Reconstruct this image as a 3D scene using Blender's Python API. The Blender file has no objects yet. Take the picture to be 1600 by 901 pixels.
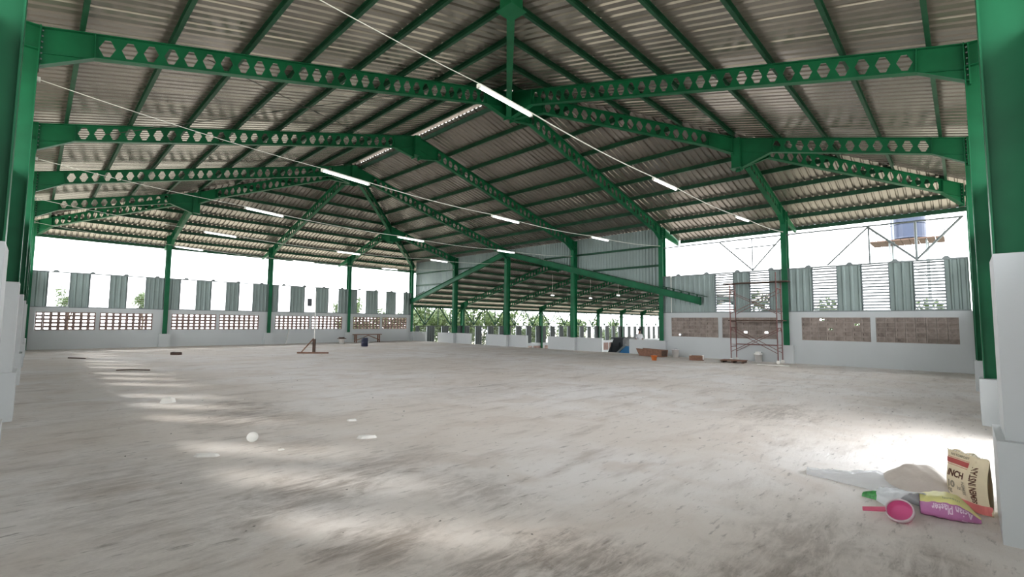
import bpy, math, random
from mathutils import Vector, Matrix, noise
random.seed(7)
SC = bpy.context.scene
COL = SC.collection

# ------------------------------------------------------------------ camera
# x runs along the louvred back wall, y along the open right-hand wall, z up; near corner of the hall at 0,0
F_PX, YAW, PITCH, ROLL = 726.39, 0.7713, 0.0730, 0.0094
cy, sy = math.cos(YAW), math.sin(YAW)
_f, _r, _u = Vector((cy, sy, 0)), Vector((sy, -cy, 0)), Vector((0, 0, 1))
FW = _f*math.cos(PITCH) + _u*math.sin(PITCH)
_up = -_f*math.sin(PITCH) + _u*math.cos(PITCH)
RT = _r*math.cos(ROLL) + _up*math.sin(ROLL)
UP = -_r*math.sin(ROLL) + _up*math.cos(ROLL)
cam = bpy.data.cameras.new('camera')
cam.sensor_width = 36.0
cam.lens = 36.0*F_PX/1600.0
cam.clip_start, cam.clip_end = 0.05, 600
cam_o = bpy.data.objects.new('camera', cam)
m = Matrix((RT, UP, -FW)).transposed().to_4x4()
m.translation = Vector((0.124, 0.2024, 1.706))
cam_o.matrix_world = m
COL.objects.link(cam_o)
SC.camera = cam_o

# ------------------------------------------------------------------ sky, exposure
w = bpy.data.worlds.new('overcast_sky'); SC.world = w; w.use_nodes = True
nt = w.node_tree; nt.nodes.clear()
tc = nt.nodes.new('ShaderNodeTexCoord'); mp = nt.nodes.new('ShaderNodeMapping'); mp.inputs['Scale'].default_value = (1, 1, 2.2)
nz = nt.nodes.new('ShaderNodeTexNoise'); nz.inputs['Scale'].default_value = 1.6; nz.inputs['Detail'].default_value = 3
cr = nt.nodes.new('ShaderNodeValToRGB')
cr.color_ramp.elements[0].color = (0.86, 0.92, 1.0, 1); cr.color_ramp.elements[1].color = (1.0, 0.98, 0.97, 1)
bg = nt.nodes.new('ShaderNodeBackground'); bg.inputs['Strength'].default_value = 1.0
wo = nt.nodes.new('ShaderNodeOutputWorld')
nt.links.new(tc.outputs['Generated'], mp.inputs['Vector']); nt.links.new(mp.outputs['Vector'], nz.inputs['Vector'])
nt.links.new(nz.outputs['Fac'], cr.inputs['Fac']); nt.links.new(cr.outputs['Color'], bg.inputs['Color'])
nt.links.new(bg.outputs['Background'], wo.inputs['Surface'])
sun = bpy.data.lights.new('hazy_sun', 'SUN'); sun.energy = 0.48; sun.angle = math.radians(5); sun.color = (1.0, 0.96, 0.9)
sun_o = bpy.data.objects.new('hazy_sun', sun); COL.objects.link(sun_o)
sun_o.rotation_euler = Vector((1, -1.3, -1.21)).to_track_quat('-Z', 'Y').to_euler(); sun_o.location = (-40, 50, 50)
SC.view_settings.view_transform = 'Standard'
SC.view_settings.look = 'None'
SC.view_settings.gamma = 1.0
SC.view_settings.use_curve_mapping = False
SC.view_settings.exposure = 3.1
SC.cycles.max_bounces = 8
SC.cycles.diffuse_bounces = 5
SC.cycles.glossy_bounces = 3
SC.cycles.sample_clamp_indirect = 8.0

# ------------------------------------------------------------------ materials
def new_mat(name):
    mt = bpy.data.materials.new(name); mt.use_nodes = True
    n = mt.node_tree; b = n.nodes['Principled BSDF']
    return mt, n, b
def mat(name, col, rough=0.5, metal=0.0, var=0.12, scale=3.0, bump=0.0, bscale=40.0, objvar=0.0, spec=None, trans=0.0, alpha=1.0):
    mt, n, b = new_mat(name)
    b.inputs['Roughness'].default_value = rough; b.inputs['Metallic'].default_value = metal
    if spec is not None: b.inputs['Specular IOR Level'].default_value = spec
    if trans: b.inputs['Transmission Weight'].default_value = trans
    if alpha < 1: b.inputs['Alpha'].default_value = alpha
    geo = n.nodes.new('ShaderNodeNewGeometry')
    nz = n.nodes.new('ShaderNodeTexNoise'); nz.inputs['Scale'].default_value = scale; nz.inputs['Detail'].default_value = 5
    n.links.new(geo.outputs['Position'], nz.inputs['Vector'])
    ramp = n.nodes.new('ShaderNodeMapRange')
    ramp.inputs['From Min'].default_value = 0.3; ramp.inputs['From Max'].default_value = 0.7
    ramp.inputs['To Min'].default_value = 1-var; ramp.inputs['To Max'].default_value = 1+var
    n.links.new(nz.outputs['Fac'], ramp.inputs['Value'])
    val = ramp.outputs['Result']
    if objvar:
        oi = n.nodes.new('ShaderNodeObjectInfo')
        r2 = n.nodes.new('ShaderNodeMapRange'); r2.inputs['To Min'].default_value = 1-objvar; r2.inputs['To Max'].default_value = 1+objvar
        n.links.new(oi.outputs['Random'], r2.inputs['Value'])
        mu = n.nodes.new('ShaderNodeMath'); mu.operation = 'MULTIPLY'
        n.links.new(val, mu.inputs[0]); n.links.new(r2.outputs['Result'], mu.inputs[1]); val = mu.outputs[0]
    mix = n.nodes.new('ShaderNodeVectorMath'); mix.operation = 'SCALE'
    mix.inputs[0].default_value = col[:3]
    n.links.new(val, mix.inputs['Scale'])
    n.links.new(mix.outputs[0], b.inputs['Base Color'])
    if bump:
        bn = n.nodes.new('ShaderNodeTexNoise'); bn.inputs['Scale'].default_value = bscale; bn.inputs['Detail'].default_value = 4
        n.links.new(geo.outputs['Position'], bn.inputs['Vector'])
        bp = n.nodes.new('ShaderNodeBump'); bp.inputs['Strength'].default_value = bump; bp.inputs['Distance'].default_value = 0.02
        n.links.new(bn.outputs['Fac'], bp.inputs['Height']); n.links.new(bp.outputs['Normal'], b.inputs['Normal'])
    return mt
def thin(mt, f=0.55):     # light passes through thin plastic
    n = mt.node_tree; b = n.nodes['Principled BSDF']; o = n.nodes['Material Output']
    tr = n.nodes.new('ShaderNodeBsdfTranslucent'); mx = n.nodes.new('ShaderNodeMixShader'); mx.inputs[0].default_value = f
    n.links.new(b.inputs['Base Color'].links[0].from_socket, tr.inputs['Color'])
    n.links.new(b.outputs[0], mx.inputs[1]); n.links.new(tr.outputs[0], mx.inputs[2]); n.links.new(mx.outputs[0], o.inputs['Surface'])
    return mt
def srgb(r, g, b):
    f = lambda c: (c/255/12.92 if c/255 <= 0.04045 else ((c/255+0.055)/1.055)**2.4)
    return (f(r), f(g), f(b))

GREEN = mat('green_paint', srgb(20, 94, 60), 0.5, 0, 0.22, 1.3, spec=.2)
GREEN_D = mat('green_paint_weathered', srgb(25, 68, 47), 0.5, 0, 0.3, 2.2, spec=.25)
WALL = mat('white_wall_paint', srgb(194, 198, 198), 0.75, 0, 0.03, 0.7, 0.05, 30)
ZINC = mat('zinc_roof_sheet', srgb(146, 139, 131), 0.26, 0.6, 0.10, 0.8, objvar=0.05)
CLAD = mat('grey_green_cladding', srgb(132, 146, 142), 0.45, 0.25, 0.08, 0.9, objvar=0.05)
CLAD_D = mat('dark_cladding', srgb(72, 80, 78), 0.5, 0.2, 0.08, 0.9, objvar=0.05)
SLAT = mat('louver_slat_steel', srgb(120, 128, 130), 0.5, 0.3, 0.05)
BLOCK = mat('breeze_block', srgb(142, 120, 112), 0.95, 0, 0.18, 6, 0.4, 60, objvar=0.12)
BLOCK_G = mat('grey_breeze_block', srgb(150, 138, 130), 0.95, 0, 0.18, 6, 0.4, 60, objvar=0.15)
MORTAR = mat('mortar', srgb(168, 158, 150), 0.95, 0, 0.1)
PIPE = mat('grey_pipe', srgb(120, 128, 128), 0.5, 0.3, 0.1)
RUST = mat('rusty_scaffold_pipe', srgb(128, 92, 88), 0.6, 0.3, 0.3, 8)
WOOD = mat('brown_wood', srgb(126, 92, 74), 0.8, 0, 0.25, 9)
DWOOD = mat('dark_wood', srgb(84, 66, 56), 0.85, 0, 0.25, 9)
CABLE = mat('white_cable', srgb(215, 215, 205), 0.6)
DCABLE = mat('dark_rod', srgb(50, 56, 50), 0.6)
DARK = mat('dark_steel', srgb(34, 38, 42), 0.45, 0.3, 0.2)
BLUE = mat('blue_truck_paint', srgb(40, 110, 160), 0.4, 0, 0.1)
NAVY = mat('navy_drum', srgb(36, 42, 66), 0.45)
BUCKET = mat('white_plastic_bucket', srgb(215, 212, 208), 0.5)
ORANGE = mat('orange_plastic', srgb(232, 130, 66), 0.5)
TANK = mat('blue_tank', srgb(28, 42, 66), 0.5, 0, 0.1)
RUBBER = mat('black_rubber', srgb(30, 30, 30), 0.8)
SKIN = mat('skin', srgb(120, 84, 66), 0.6)
CLOTH = mat('pale_shirt', srgb(176, 176, 180), 0.9)
TROUSER = mat('dark_trousers', srgb(50, 54, 66), 0.9)
BOARK = mat('tree_bark', srgb(70, 60, 48), 0.9)
LEAF = mat('tree_leaves', srgb(66, 84, 46), 0.6, 0, 0.35, 1.2, objvar=0.2)
GROUND = mat('outside_ground', srgb(148, 144, 128), 0.95, 0, 0.2, 0.4)
LFLOOR = mat('lower_floor_concrete', srgb(120, 118, 114), 0.9, 0, 0.15, 0.5)
PINK = mat('pink_plastic', srgb(245, 150, 182), 0.4, 0, 0.04)
PINK_IN = mat('deep_pink_plastic', srgb(234, 130, 184), 0.45, 0, 0.04)
RIM = mat('white_plastic_rim', srgb(238, 226, 230), 0.4, 0, 0.02)
PAPER = mat('beige_sack_paper', srgb(222, 208, 176), 0.8, 0, 0.06, 6, 0.15, 25)
SACKPINK = mat('pink_print', srgb(224, 128, 124), 0.8, 0, 0.05)
SACKRED = mat('red_print', srgb(176, 82, 78), 0.8, 0, 0.05)
INKBROWN = mat('brown_print', srgb(92, 58, 44), 0.8, 0, 0.05)
INKGREY = mat('grey_print', srgb(150, 142, 122), 0.8, 0, 0.05)
YELLOW = mat('yellow_sack_plastic', srgb(232, 226, 150), 0.4, 0, 0.06, 8, 0.2, 30)
PURPLE = mat('purple_sack_plastic', srgb(188, 120, 170), 0.38, 0, 0.08, 8, 0.2, 30)
INKPALE = mat('pale_print', srgb(238, 214, 232), 0.6, 0, 0.02)
INKOLIVE = mat('olive_print', srgb(176, 180, 140), 0.6, 0, 0.02)
FILM = mat('white_plastic_film', srgb(244, 246, 248), 0.25, 0, 0.04, 4, 0.3, 12)
SAND = mat('sandy_sack', srgb(200, 190, 180), 0.6, 0, 0.08, 5, 0.3, 14)
PACKET = mat('green_packet', srgb(70, 150, 80), 0.35, 0, 0.5, 30)
STONE = mat('rubble', srgb(150, 146, 140), 0.95, 0, 0.2, 20, objvar=0.3)
PALE = mat('pale_scrap', srgb(240, 238, 232), 0.7)

thin(PINK); thin(PINK_IN); thin(RIM, .4); thin(FILM, .4); thin(LEAF, .35)
mt, n, b = new_mat('clear_plastic_film')
b.inputs['Base Color'].default_value = (0.9, 0.91, 0.92, 1); b.inputs['Roughness'].default_value = 0.2; b.inputs['Alpha'].default_value = 0.5
CLEAR = mt
mt, n, b = new_mat('tube_glow')
b.inputs['Base Color'].default_value = (0.9, 0.9, 0.95, 1); b.inputs['Emission Color'].default_value = (1.0, 0.95, 1.0, 1); b.inputs['Emission Strength'].default_value = 1.2
TUBE = mt

# floor: trowelled dusty concrete with mud stains
mt, n, b = new_mat('dusty_concrete_floor')
L = n.links.new
geo = n.nodes.new('ShaderNodeNewGeometry')
def nnoise(scale, detail, vec=None, rough=0.55, dist=0.0):
    q = n.nodes.new('ShaderNodeTexNoise'); q.inputs['Scale'].default_value = scale; q.inputs['Detail'].default_value = detail
    q.inputs['Roughness'].default_value = rough; q.inputs['Distortion'].default_value = dist
    L(vec or geo.outputs['Position'], q.inputs['Vector']); return q.outputs['Fac']
def mrange(v, a, c, lo=0.0, hi=1.0):
    q = n.nodes.new('ShaderNodeMapRange'); q.interpolation_type = 'SMOOTHSTEP'
    q.inputs['From Min'].default_value = a; q.inputs['From Max'].default_value = c
    q.inputs['To Min'].default_value = lo; q.inputs['To Max'].default_value = hi
    L(v, q.inputs['Value']); return q.outputs['Result']
def mixc(f, a, c):
    q = n.nodes.new('ShaderNodeMix'); q.data_type = 'RGBA'
    L(f, q.inputs['Factor'])
    for s, v in (('A', a), ('B', c)):
        sock = [i for i in q.inputs if i.name == s and i.type == 'RGBA'][0]
        if isinstance(v, tuple): sock.default_value = (*v, 1)
        else: L(v, sock)
    return [o for o in q.outputs if o.type == 'RGBA'][0]
def math2(op, a, c):
    q = n.nodes.new('ShaderNodeMath'); q.operation = op
    for i, v in enumerate((a, c)):
        if isinstance(v, (int, float)): q.inputs[i].default_value = v
        else: L(v, q.inputs[i])
    return q.outputs[0]
mp = n.nodes.new('ShaderNodeMapping'); mp.inputs['Rotation'].default_value = (0, 0, 0.78); mp.inputs['Scale'].default_value = (0.35, 1.5, 1)
L(geo.outputs['Position'], mp.inputs['Vector'])
col = mixc(mrange(nnoise(0.22, 4), 0.38, 0.62), srgb(222, 214, 205), srgb(232, 228, 224))
col = mixc(mrange(nnoise(0.9, 6, dist=0.6), 0.46, 0.68, 0, 0.55), col, srgb(206, 194, 182))
col = mixc(mrange(nnoise(1.6, 8, mp.outputs['Vector'], 0.65), 0.5, 0.72, 0, 0.6), col, srgb(180, 169, 159))
col = mixc(mrange(nnoise(9.0, 6, mp.outputs['Vector'], 0.7), 0.56, 0.70, 0, 0.65), col, srgb(132, 125, 118))
col = mixc(mrange(nnoise(26.0, 5, mp.outputs['Vector'], 0.7), 0.62, 0.74, 0, 0.35), col, srgb(120, 114, 108))
STAINS = [(2.2, 4.9, 0.75, 0.5, 0.55), (3.1, 5.4, 1.0, 0.6, 0.35), (3.1, 10.0, 0.6, 1.6, 0.6), (2.4, 9.4, 0.5, 1.0, 0.45), (3.3, 3.9, 0.5, 0.8, 0.4),
          (3.0, 2.1, 0.5, 0.55, 0.6), (2.5, 2.6, 0.5, 0.4, 0.6), (10.3, 2.9, 1.2, 0.6, 0.45), (2.1, 3.5, 0.5, 0.4, 0.6), (4.6, 1.2, 0.7, 0.5, 0.35),
          (2.7, 6.9, 0.5, 0.6, 0.35), (4.6, 0.5, 0.5, 0.3, 0.55), (8.0, 9.0, 2.2, 1.2, 0.2), (1.0, 6.0, 0.9, 2.0, 0.3), (3.6, 1.2, 0.7, 0.5, 0.5)]
wob = nnoise(2.2, 7, dist=0.8, rough=.7)
fine = mrange(nnoise(5.5, 9, mp.outputs['Vector'], .75, .5), .36, .62, .15, 1.0)
for (sx, sy2, rx, ry, st) in STAINS:
    v1 = n.nodes.new('ShaderNodeVectorMath'); v1.operation = 'SUBTRACT'; v1.inputs[1].default_value = (sx, sy2, 0)
    L(geo.outputs['Position'], v1.inputs[0])
    v2 = n.nodes.new('ShaderNodeVectorMath'); v2.operation = 'DIVIDE'; v2.inputs[1].default_value = (rx, ry, 10)
    L(v1.outputs[0], v2.inputs[0])
    v3 = n.nodes.new('ShaderNodeVectorMath'); v3.operation = 'LENGTH'; L(v2.outputs[0], v3.inputs[0])
    dd = math2('ADD', v3.outputs['Value'], math2('MULTIPLY', math2('SUBTRACT', wob, 0.5), 2.6))
    col = mixc(math2('MULTIPLY', mrange(dd, 1.5, 0.2, 0, st*1.2), fine), col, srgb(128, 117, 106))
L(col, b.inputs['Base Color']); b.inputs['Roughness'].default_value = 0.85
bp = n.nodes.new('ShaderNodeBump'); bp.inputs['Strength'].default_value = 0.45; bp.inputs['Distance'].default_value = 0.06
L(math2('ADD', math2('MULTIPLY', nnoise(3.0, 8, mp.outputs['Vector'], 0.7), 1.0), math2('MULTIPLY', nnoise(1.1, 5), 1.2)), bp.inputs['Height'])
L(bp.outputs['Normal'], b.inputs['Normal'])
FLOOR = mt

# ------------------------------------------------------------------ mesh helpers
class MB:
    def __init__(s): s.v = []; s.f = []; s.mi = []; s.smooth = False
    def quad(s, pts, mi=0):
        k = len(s.v); s.v += [Vector(p) for p in pts]; s.f.append(tuple(range(k, k+len(pts)))); s.mi.append(mi)
    def hexa(s, p, mi=0):            # 8 corners: bottom 0-3, top 4-7
        k = len(s.v); s.v += [Vector(q) for q in p]
        for f in ((0, 3, 2, 1), (4, 5, 6, 7), (0, 1, 5, 4), (1, 2, 6, 5), (2, 3, 7, 6), (3, 0, 4, 7)):
            s.f.append(tuple(k+i for i in f)); s.mi.append(mi)
    def box(s, a, c, mi=0):
        (x0, y0, z0), (x1, y1, z1) = a, c
        s.hexa([(x0, y0, z0), (x1, y0, z0), (x1, y1, z0), (x0, y1, z0), (x0, y0, z1), (x1, y0, z1), (x1, y1, z1), (x0, y1, z1)], mi)
    def cbox(s, c, d, mi=0):
        s.box([c[i]-d[i]/2 for i in range(3)], [c[i]+d[i]/2 for i in range(3)], mi)
    def bar(s, a, c, wd, ht, up=(0, 0, 1), mi=0):     # rectangular bar from a to c
        a, c = Vector(a), Vector(c); d = (c-a).normalized(); up = Vector(up)
        x = d.cross(up)
        if x.length < 1e-4: x = d.cross(Vector((1, 0, 0)))
        x.normalize(); y = x.cross(d)
        P = []
        for e in (a, c):
            P += [e-x*wd/2-y*ht/2, e+x*wd/2-y*ht/2, e+x*wd/2+y*ht/2, e-x*wd/2+y*ht/2]
        s.hexa(P, mi)
    def tube(s, pts, r, n=8, caps=True, mi=0):
        pts = [Vector(p) for p in pts]; rs = r if isinstance(r, (list, tuple)) else [r]*len(pts)
        k = len(s.v); ref = None
        for i, p in enumerate(pts):
            d = (pts[min(i+1, len(pts)-1)]-pts[max(i-1, 0)]).normalized()
            if ref is None:
                ref = d.cross(Vector((0, 0, 1)))
                if ref.length < 1e-3: ref = d.cross(Vector((1, 0, 0)))
            x = (ref-d*ref.dot(d)).normalized(); ref = x; y = d.cross(x)
            for j in range(n):
                t = 2*math.pi*j/n
                s.v.append(p+(x*math.cos(t)+y*math.sin(t))*rs[i])
        for i in range(len(pts)-1):
            for j in range(n):
                a, c = k+i*n+j, k+i*n+(j+1) % n
                s.f.append((a, c, c+n, a+n)); s.mi.append(mi)
        if caps:
            s.f.append(tuple(k+j for j in reversed(range(n)))); s.mi.append(mi)
            s.f.append(tuple(k+(len(pts)-1)*n+j for j in range(n))); s.mi.append(mi)
    def lathe(s, prof, c=(0, 0, 0), n=20, mi=0, M=None, cap=False):   # prof [(r,z)]
        k = len(s.v); c = Vector(c)
        for (r, z) in prof:
            for j in range(n):
                t = 2*math.pi*j/n; p = Vector((r*math.cos(t), r*math.sin(t), z))
                s.v.append((M @ p if M else p)+c)
        for i in range(len(prof)-1):
            for j in range(n):
                a, d = k+i*n+j, k+i*n+(j+1) % n
                s.f.append((a, d, d+n, a+n)); s.mi.append(mi)
        if cap and prof[0][0] > 1e-4: s.f.append(tuple(k+j for j in reversed(range(n)))); s.mi.append(mi)
        if cap and prof[-1][0] > 1e-4: s.f.append(tuple(k+(len(prof)-1)*n+j for j in range(n))); s.mi.append(mi)
    def mesh(s, name, mats, off=(0, 0, 0)):
        me = bpy.data.meshes.new(name); o = Vector(off)
        me.from_pydata([p-o for p in s.v], [], s.f)
        mats = mats if isinstance(mats, (list, tuple)) else [mats]
        for q in mats: me.materials.append(q)
        if len(mats) > 1: me.polygons.foreach_set('material_index', s.mi)
        if s.smooth: me.polygons.foreach_set('use_smooth', [True]*len(me.polygons))
        me.update(); return me
def link(name, data, parent=None, loc=(0, 0, 0), rz=0.0):
    o = bpy.data.objects.new(name, data); COL.objects.link(o)
    o.location = loc; o.rotation_euler = (0, 0, rz)
    if parent: o.parent = parent
    return o
def part(name, mb, mats, parent, label=None, stuff=False):
    """mesh part built in the parent's own coordinates"""
    o = link(name, mb.mesh(name, mats), parent)
    if label: o['label'] = label
    if stuff: o['kind'] = 'stuff'
    return o
def wpart(name, mb, mats, parent):
    """mesh part built in world coordinates, parent unrotated"""
    return link(name, mb.mesh(name, mats, parent['_at']), parent)
def tag(o, label, cat, group=None):
    o['label'] = label; o['category'] = cat
    if group: o['group'] = group
    return o
def thing(name, label, cat, loc=(0, 0, 0), rz=0.0, group=None):
    o = link(name, None, None, loc, rz); o['_at'] = tuple(loc)
    return tag(o, label, cat, group)
def struct(name, mb=None, mats=None, loc=(0, 0, 0)):
    o = link(name, mb.mesh(name, mats, loc) if mb else None, None, loc); o['kind'] = 'structure'; o['_at'] = tuple(loc)
    return o

# ------------------------------------------------------------------ dimensions
S = 6.0                       # bay
LX, LY = 24.0, 36.0
SL, Z0 = 0.272, 6.98          # roof slope, top of beam at the column line
ZW, ZP = 2.30, 4.28           # top of white wall, top of louvred panel
def ztop(t): return Z0+SL*t
def zbot(t): return 6.50+0.266*t

# ------------------------------------------------------------------ floors, ground
mb = MB(); mb.box((-0.75, -0.75, -0.35), (24.22, 36.3, 0))
mb.mi[1] = 0
floor = struct('floor', mb, FLOOR)
mb = MB(); mb.box((-90, -90, -3.4), (180, 160, -3.02)); struct('ground', mb, GROUND)
mb = MB(); mb.box((24.3, 11.5, -3.02), (86, 36.4, -3.0)); struct('floor', mb, LFLOOR)
mb = MB(); mb.box((-0.7, -0.7, -3.02), (24.0, 36.2, -0.35)); struct('foundation', mb, WALL)

# ------------------------------------------------------------------ corrugated sheets
PITCH_R, RIB = 0.25, 0.042
def rib_pts(s0, s1):           # list of (s, h)
    out = []; k0 = int(round(s0/PITCH_R)); k1 = int(round(s1/PITCH_R))
    for k in range(k0, k1):
        a = k*PITCH_R
        hh = RIB*(1.0 if k > k0 else 1.45); out += [(a, 0.0), (a+0.150, 0.0), (a+0.175, hh), (a+0.225, hh)]
    out.append((k1*PITCH_R, 0.0)); return out
TH = 0.004
def roof_sheet_mesh(s0, s1, flo, fhi, P, zfun):
    """corrugated sheet; P maps (t, s, z) to world; flo/fhi give t range at s"""
    m_ = MB(); pts = rib_pts(s0, s1); prev = None
    for (s, h) in pts:
        a, c = flo(s), fhi(s)
        if c < a+0.02: c = a+0.02
        cur = (P(a, s, zfun(a)+h), P(c, s, zfun(c)+h))
        if prev: m_.quad((prev[0], cur[0], cur[1], prev[1]))
        prev = cur
    return m_
ceiling = struct('ceiling')
SHEET_Z = 0.185
OV = 2.3
sides = {   # name: (origin map, length)
    'left':  (lambda t, s, z: (t, s, z), LY),
    'right': (lambda t, s, z: (LX-t, s, z), LY),
    'front': (lambda t, s, z: (s, t, z), LX),
    'back':  (lambda t, s, z: (s, LY-t, z), LX)}
zs = lambda t: ztop(t)+SHEET_Z
for nm, (P, LL) in sides.items():
    s = -2.0
    while s < LL+2.0-1e-6:
        ov = 0.5 if (nm == 'right' and s >= 11.9 and s < 35.9) else OV
        flo = lambda q, ov=ov: -ov
        fhi = lambda q, LL=LL: max(min(12.0-0.20, q+0.0, LL-q), -OV+0.05)
        me = roof_sheet_mesh(s, s+1.0, flo, fhi, P, zs).mesh('roof_sheet', ZINC)
        link('roof_sheet', me, ceiling)
        s += 1.0
# ridge and hip caps
def cap_strip(p0, p1, wd, drop, thick=0.012):
    m_ = MB(); a, c = Vector(p0), Vector(p1); d = (c-a); d.z = 0; d.normalize(); x = Vector((-d.y, d.x, 0))
    for sg in (-1, 1):
        q = [a, c, c+x*sg*wd-Vector((0, 0, drop)), a+x*sg*wd-Vector((0, 0, drop))]
        up = Vector((0, 0, thick)); m_.hexa(q+[v+up for v in q])
    return m_
zr = ztop(12)+SHEET_Z+0.115
part('ridge_cap', cap_strip((12, 11.8, zr), (12, 24.2, zr), 0.32, 0.075), ZINC, ceiling)
for (x, y) in ((0, 0), (24, 0), (0, 36), (24, 36)):
    ex = 12, (12 if y == 0 else 24)
    ox = -2.2 if x == 0 else 26.2; oy = -2.2 if y == 0 else 38.2
    part('hip_cap', cap_strip((ox, oy, ztop(-2.2)+SHEET_Z+0.045), (ex[0], ex[1], zr-0.02), 0.26, 0.035), ZINC, ceiling)
# purlins (C channels)
def c_channel(a, c, dep=0.17, wid=0.07, th=0.012, side=1, tilt=0.0):
    m_ = MB(); a, c = Vector(a), Vector(c); d = (c-a); d.z = 0; d.normalize(); x = Vector((-d.y, d.x, 0))*side
    z = Vector((0, 0, 1))
    def slab(o0, o1, h0, h1):
        P = []
        for hz in (h0, h1):
            P += [a+x*o0+z*hz, c+x*o0+z*hz, c+x*o1+z*hz, a+x*o1+z*hz]
        m_.hexa(P)
    slab(-th/2, th/2, 0, dep); slab(th/2, wid, 0, th); slab(th/2, wid, dep-th, dep)
    return m_
TS = [-2.2, -0.9, 0.5, 1.88, 3.28, 4.68, 6.05, 7.44, 8.82, 10.2, 11.62]
for nm, (P, LL) in sides.items():
    for t in TS:
        z = ztop(t); a, c = t, LL-t
        if c-a < 0.3: continue
        if nm == 'right' and t < -0.5: c = 11.9
        m_ = c_channel(P(t, a, z), P(t, c, z), side=(1 if nm in ('left', 'back') else -1))
        part('purlin', m_, GREEN_D, ceiling)
part('purlin', c_channel((26.2, 36.1, ztop(-2.2)), (26.2, 38.2, ztop(-2.2))), GREEN_D, ceiling)
# drip edge under the eaves
for nm, (P, LL) in sides.items():
    m_ = MB(); z = zs(-2.3)
    c_ = 11.9 if nm == 'right' else LL+2.3
    m_.bar(P(-2.32, -2.3, z-0.02), P(-2.32, c_, z-0.01), 0.02, 0.17)
    part('eave_trim', m_, PIPE, ceiling)

m_ = MB(); m_.bar((24.25, 12.04, zs(-.25)-.06), (26.32, 12.04, zs(-2.32)-.06), .03, .30); part('barge_board', m_, GREEN, ceiling)

# ------------------------------------------------------------------ castellated beams
def hexweb(m_, fr, s0, s1, zb, zt, pitch=0.335, th=0.014):
    """web with hexagonal holes between s0 and s1; fr(s, off, z) -> world"""
    nC = max(1, int(round((s1-s0)/pitch))); pw = (s1-s0)/nC
    for o, flip in ((-th/2, False), (th/2, True)):
        for i in range(nC):
            x0, x1 = s0+i*pw, s0+(i+1)*pw; xm = (x0+x1)/2
            zz = lambda x, q: zb(x)+(zt(x)-zb(x))*q
            hl, hr, ta, tb = xm-0.125, xm+0.125, xm-0.045, xm+0.045
            top = [(hl, .5), (ta, .84), (tb, .84), (hr, .5)]
            bot = [(hl, .5), (ta, .16), (tb, .16), (hr, .5)]
            F = [[(x0, .5), top[0], top[1], (x0, 1)], [(x0, 1), top[1], top[2], (x1, 1)], [top[2], top[3], (x1, .5), (x1, 1)],
                 [(x0, 0), bot[1], bot[0], (x0, .5)], [(x0, 0), (x1, 0), bot[2], bot[1]], [bot[2], (x1, 0), (x1, .5), bot[3]]]
            for q in F:
                pts = [fr(x, o, zz(x, k)) for (x, k) in q]
                m_.quad(pts[::-1] if flip else pts)
            if not flip:
                ring = top+[bot[2], bot[1]]
                for k in range(6):
                    a, c = ring[k], ring[(k+1) % 6]
                    m_.quad([fr(a[0], -th/2, zz(*a)), fr(c[0], -th/2, zz(*c)), fr(c[0], th/2, zz(*c)), fr(a[0], th/2, zz(*a))])
def strip_(m_, fr, ss, zf, wd, th):
    for a, c in zip(ss[:-1], ss[1:]):
        P = []
        for dz in (0, th):
            P += [fr(a, -wd/2, zf(a)+dz), fr(c, -wd/2, zf(c)+dz), fr(c, wd/2, zf(c)+dz), fr(a, wd/2, zf(a)+dz)]
        m_.hexa(P)
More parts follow.
